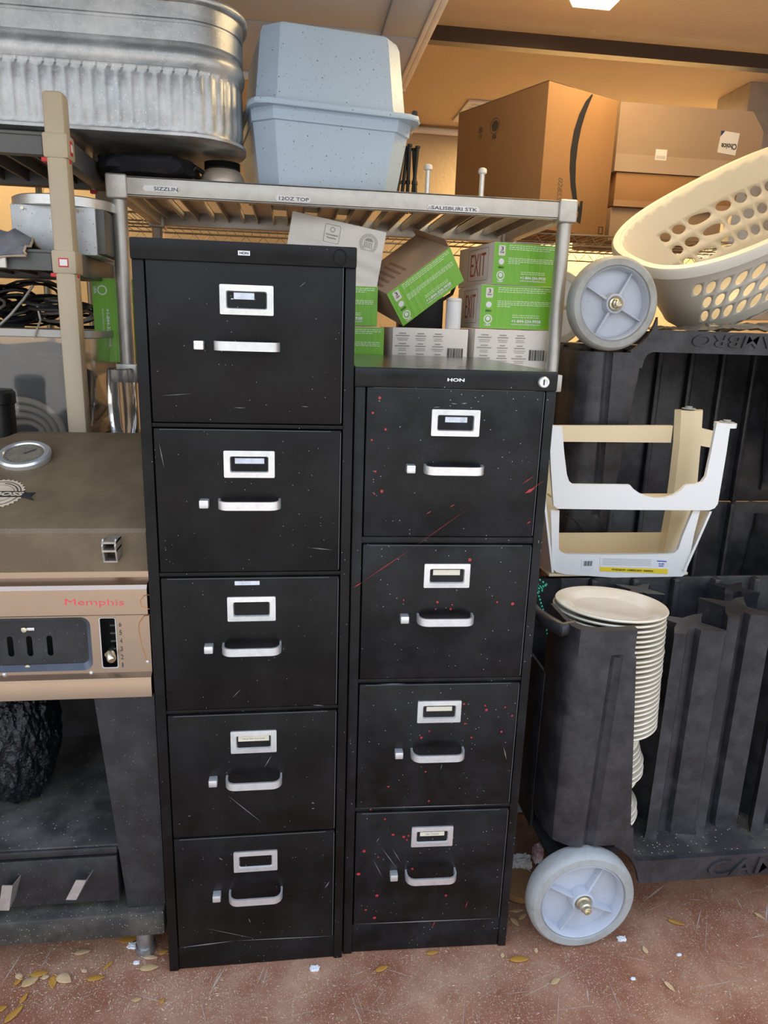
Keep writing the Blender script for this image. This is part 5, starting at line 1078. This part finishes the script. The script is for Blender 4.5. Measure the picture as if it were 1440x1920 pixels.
# crumpled clear bag under the basket
b = MB(); nx, ny = 40, 16; vs = []; rnd = random.Random(4)
for j in range(ny+1):
    for i in range(nx+1):
        u, v = i/nx, j/ny; q = Vector((u*9, v*5, 1.3)); z = 1.414+.010*noise.noise(q)+.008*noise.noise(q*2.7)+.016*u+.03*math.sin(math.pi*min(1, v*1.3))*u
        vs.append((1.27+.65*u+.01*noise.noise(q*1.7), .655+.30*v+.02*noise.noise(q+Vector((5, 0, 0))), max(z, 1.4125)))
b.add(vs, [[j*(nx+1)+i, j*(nx+1)+i+1, (j+1)*(nx+1)+i+1, (j+1)*(nx+1)+i] for j in range(ny) for i in range(nx)]); o = b.build('plastic_sheet', m_film2 if 'm_film2' in globals() else m_film, None, ang=180); tag(o, 'crumpled clear plastic bag lying under the laundry basket', 'plastic bag')
# ================================================================== beads and litter by the cabinet
def beads(pts, label):
    b = MB(); P = [Vector(p) for p in pts]; d = 0; last = P[0]; k = 0
    for i in range(len(P)-1):
        seg = (P[i+1]-P[i]).length; m_ = max(1, int(seg/.0078))
        for j in range(m_):
            q = P[i].lerp(P[i+1], j/m_); b.lathe([(.0004, -.0034), (.0027, -.002), (.0034, 0), (.0027, .002), (.0004, .0034)], q, 8, cap=False)
    o = b.build('bead_necklace', m_bead, None); return tag(o, label, 'beads')
Y_ = .22
beads([at(1012, 1088, Y_), at(1024, 1096, Y_), at(1016, 1104, Y_), at(1008, 1096, Y_), at(1004, 1112, Y_-.02), at(1016, 1108, Y_-.02), at(1022, 1098, Y_-.02), at(1006, 1106, Y_-.04), at(1020, 1150, Y_-.05), at(1028, 1200, Y_-.05), at(1036, 1230, Y_-.05), at(1032, 1280, Y_-.05), at(1028, 1300, Y_-.05)], 'green metallic bead necklace draped over the caddy handle')
beads([atz(962, 1620, .03), atz(972, 1624, .02), atz(964, 1634, .01), atz(974, 1656, .005), atz(962, 1662, .005)], 'small tangle of green beads on the floor behind the short cabinet corner')
o = blob('crumpled_tissue', tuple(atz(975, 1618, .03)), (.028, .016, .018), m_wcart, .5, 5, fr=5); o.rotation_euler = (0, 0, 0); tag(o, 'crumpled off-white tissue on the floor behind the grey wheel', 'tissue')
o = blob('paper_scrap', tuple(atz(1008, 1600, .045)), (.012, .014, .022), mat('white_red_paper', (.75, .72, .72), .6, var=1, vs=30, col2=(.5, .02, .04)), .5, 9, fr=5); tag(o, 'red and white scrap of paper behind the tissue', 'paper scrap')
b = MB(); b.lathe([(.03, 0), (.05, .01), (.052, .028), (.0001, .03)], atz(975, 1672, .0), 20); o = b.build('cork_disc', m_card1, None)
tag(o, 'brown round disc half hidden between the short cabinet and the wheel', 'disc')
# white and red pole behind the caddy handle
b = MB(); p0, p1 = at(1043, 1200, .30), at(1028, 1350, .28); b.tube([p0, p0.lerp(p1, .5)+Vector((-.004, 0, 0)), p1], [.008, .010, .004], 8); o = b.build('paper_strip', m_wcart, None); tag(o, 'cream paper strip hanging inside the caddy beside the bead strand', 'strip')
# ================================================================== FLOOR LITTER
rnd = random.Random(21)
def leaf(px, py, ang, L, wd, mi, where, curl=.25):
    p = atz(px, py, .0005); b = MB(); n = 9; top = []; vs = []
    for i in range(n):
        u = i/(n-1); ww = wd*math.sin(math.pi*u**.8)**.8*.5+.0002; z = .0015+curl*L*.5*(2*u-1)**2*.35
        vs += [(L*(u-.5), -ww, z+ww*.35), (L*(u-.5), 0, z), (L*(u-.5), ww, z+ww*.35)]
    b.add(vs, [f for i in range(n-1) for f in ([3*i, 3*i+3, 3*i+4, 3*i+1], [3*i+1, 3*i+4, 3*i+5, 3*i+2])]); b.tube([(-L*.5, 0, .002+curl*L*.17), (-L*.66, 0, .003+curl*L*.2)], .0006, 4)
    o = b.build('dry_leaf', m_leaf[mi], None, ang=60); m = o.modifiers.new('s', 'SOLIDIFY'); m.thickness = .0004
    o.matrix_world = Matrix.Translation((p.x, p.y, .0006)) @ Matrix.Rotation(ang, 4, 'Z'); return tag(o, where, 'leaf')
for a in [
 (155, 1787, .15, .036, .015, 2, 'pale curled leaf on the floor under the smoker base'), (203, 1811, .9, .028, .007, 1, 'thin orange-brown leaf right of the pale leaf below the smoker'), (158, 1822, -.5, .015, .009, 2, 'tiny pale leaf fragment below the smoker base'),
 (180, 1836, .1, .038, .014, 1, 'ochre leaf pointing sideways below the smoker, right of the leaf cluster'), (283, 1797, -.1, .034, .011, 2, 'pale narrow leaf beside the smoker foot'), (280, 1817, .05, .042, .018, 0, 'broad tan leaf just left of the tall cabinet corner'),
 (307, 1787, .3, .022, .014, 1, 'orange leaf wedged between the smoker foot and the tall cabinet'), (74, 1828, .1, .038, .016, 1, 'ochre leaf at the top of the cluster on the left floor'), (57, 1843, .6, .036, .022, 0, 'tan leaf at the left of the cluster'),
 (99, 1843, -1.3, .034, .017, 1, 'deep ochre leaf standing upright in the middle of the cluster'), (120, 1838, -.5, .040, .024, 2, 'largest pale oval leaf at the right of the cluster'), (85, 1834, .2, .016, .012, 2, 'small pale leaf inside the cluster'),
 (34, 1842, 1.0, .020, .010, 1, 'small orange leaf at the left end of the cluster'), (36, 1833, -.7, .022, .012, 2, 'small pale leaf above the left end of the cluster'), (45, 1873, 1.3, .026, .010, 1, 'rusty leaf below the cluster'), (4, 1893, .5, .020, .014, 1, 'orange leaf cut by the left picture edge'), (27, 1903, 1.0, .046, .016, 1, 'long ochre leaf at the lower left corner'),
 (257, 1876, .2, .018, .010, 0, 'small tan leaf alone below the tall cabinet left corner'), (304, 1878, 1.1, .014, .010, 1, 'tiny orange leaf right of the small tan one below the tall cabinet'),
 (716, 1818, .35, .032, .013, 1, 'ochre leaf in front of the short cabinet'), (811, 1788, .1, .030, .011, 1, 'leaf tucked against the short cabinet base'), (974, 1801, -.03, .048, .016, 1, 'long ochre leaf in front of the grey floor wheel'),
 (942, 1792, 1.2, .014, .009, 2, 'tiny pale leaf at the short cabinet right front corner'), (1042, 1841, .5, .030, .012, 0, 'tan leaf below the grey floor wheel'), (1005, 1783, 1.2, .014, .008, 2, 'tiny leaf at the foot of the grey wheel'), (1209, 1782, 1.5, .022, .011, 2, 'pale upright leaf right of the grey wheel'),
 (1267, 1731, -.5, .040, .012, 1, 'orange-brown leaf on the open floor below the raised CAMBRO letters'), (1255, 1851, -1.2, .030, .011, 2, 'pale green-tan leaf on the open floor at lower right'), (1424, 1719, -1.0, .028, .010, 0, 'brown leaf at the right picture edge below the caddy'),
 (965, 1730, -1.1, .03, .014, 0, 'brown leaf behind the short cabinet corner, beside the wheel'), (980, 1720, .6, .026, .012, 0, 'dull leaf next to the brown one beside the wheel'), (970, 1709, .1, .03, .012, 0, 'dry leaf leaning on the wheel tyre'), (245, 1762, .2, .05, .03, 1, 'large yellow leaf under the smoker base rail'),
 ]: leaf(*a)
for px, py, s, lab in ((1165, 1762, .010, 'white curled chip right of the wheel'), (1187, 1836, .005, 'white round chip on the open floor'), (1273, 1791, .005, 'white speck chip on the right floor'), (250, 1775, .012, 'pale grey stone chip under the smoker'), (590, 1818, .010, 'white chip just below the tall cabinet right corner'), (256, 1806, .006, 'tiny white chip left of the tall cabinet')):
    p = atz(px, py, 0); o = blob('floor_chip', (p.x, p.y, s*.3), (s, s*.6, s*.35), m_white, .5, px, fr=3); tag(o, lab, 'chip')
b = MB(); r = random.Random(8)
for i in range(3400):
    if r.random() < .45: px, py = r.uniform(20, 420), r.uniform(1760, 1900)
    elif r.random() < .5: px, py = r.uniform(950, 1440), r.uniform(1660, 1915)
    else: px, py = r.uniform(300, 1000), r.uniform(1780, 1919)
    p = atz(px, py, .0004)
    if p.y > .45: continue
    if -.01 < p.x < .83 and p.y > -.003: continue
    s = r.choice((.0004, .0006, .0006, .0009, .0009, .0013)); a = r.uniform(0, 6.3); e = r.choice((1, 1, 2.5, 4)); n = 5
    b.add([p+Vector((s*e*math.cos(2*math.pi*k/n)*math.cos(a)-s*.6*math.sin(2*math.pi*k/n)*math.sin(a), s*e*math.cos(2*math.pi*k/n)*math.sin(a)+s*.6*math.sin(2*math.pi*k/n)*math.cos(a), s*.5*(k % 2))) for k in range(n)], [list(range(n))])
o = b.build('sawdust', mat('sawdust', (.60, .44, .27), .8, var=.6, vs=300, col2=(.75, .68, .58)), None, smooth=False); tag(o, 'scattered sawdust and grit over the floor', 'debris', kind='stuff')
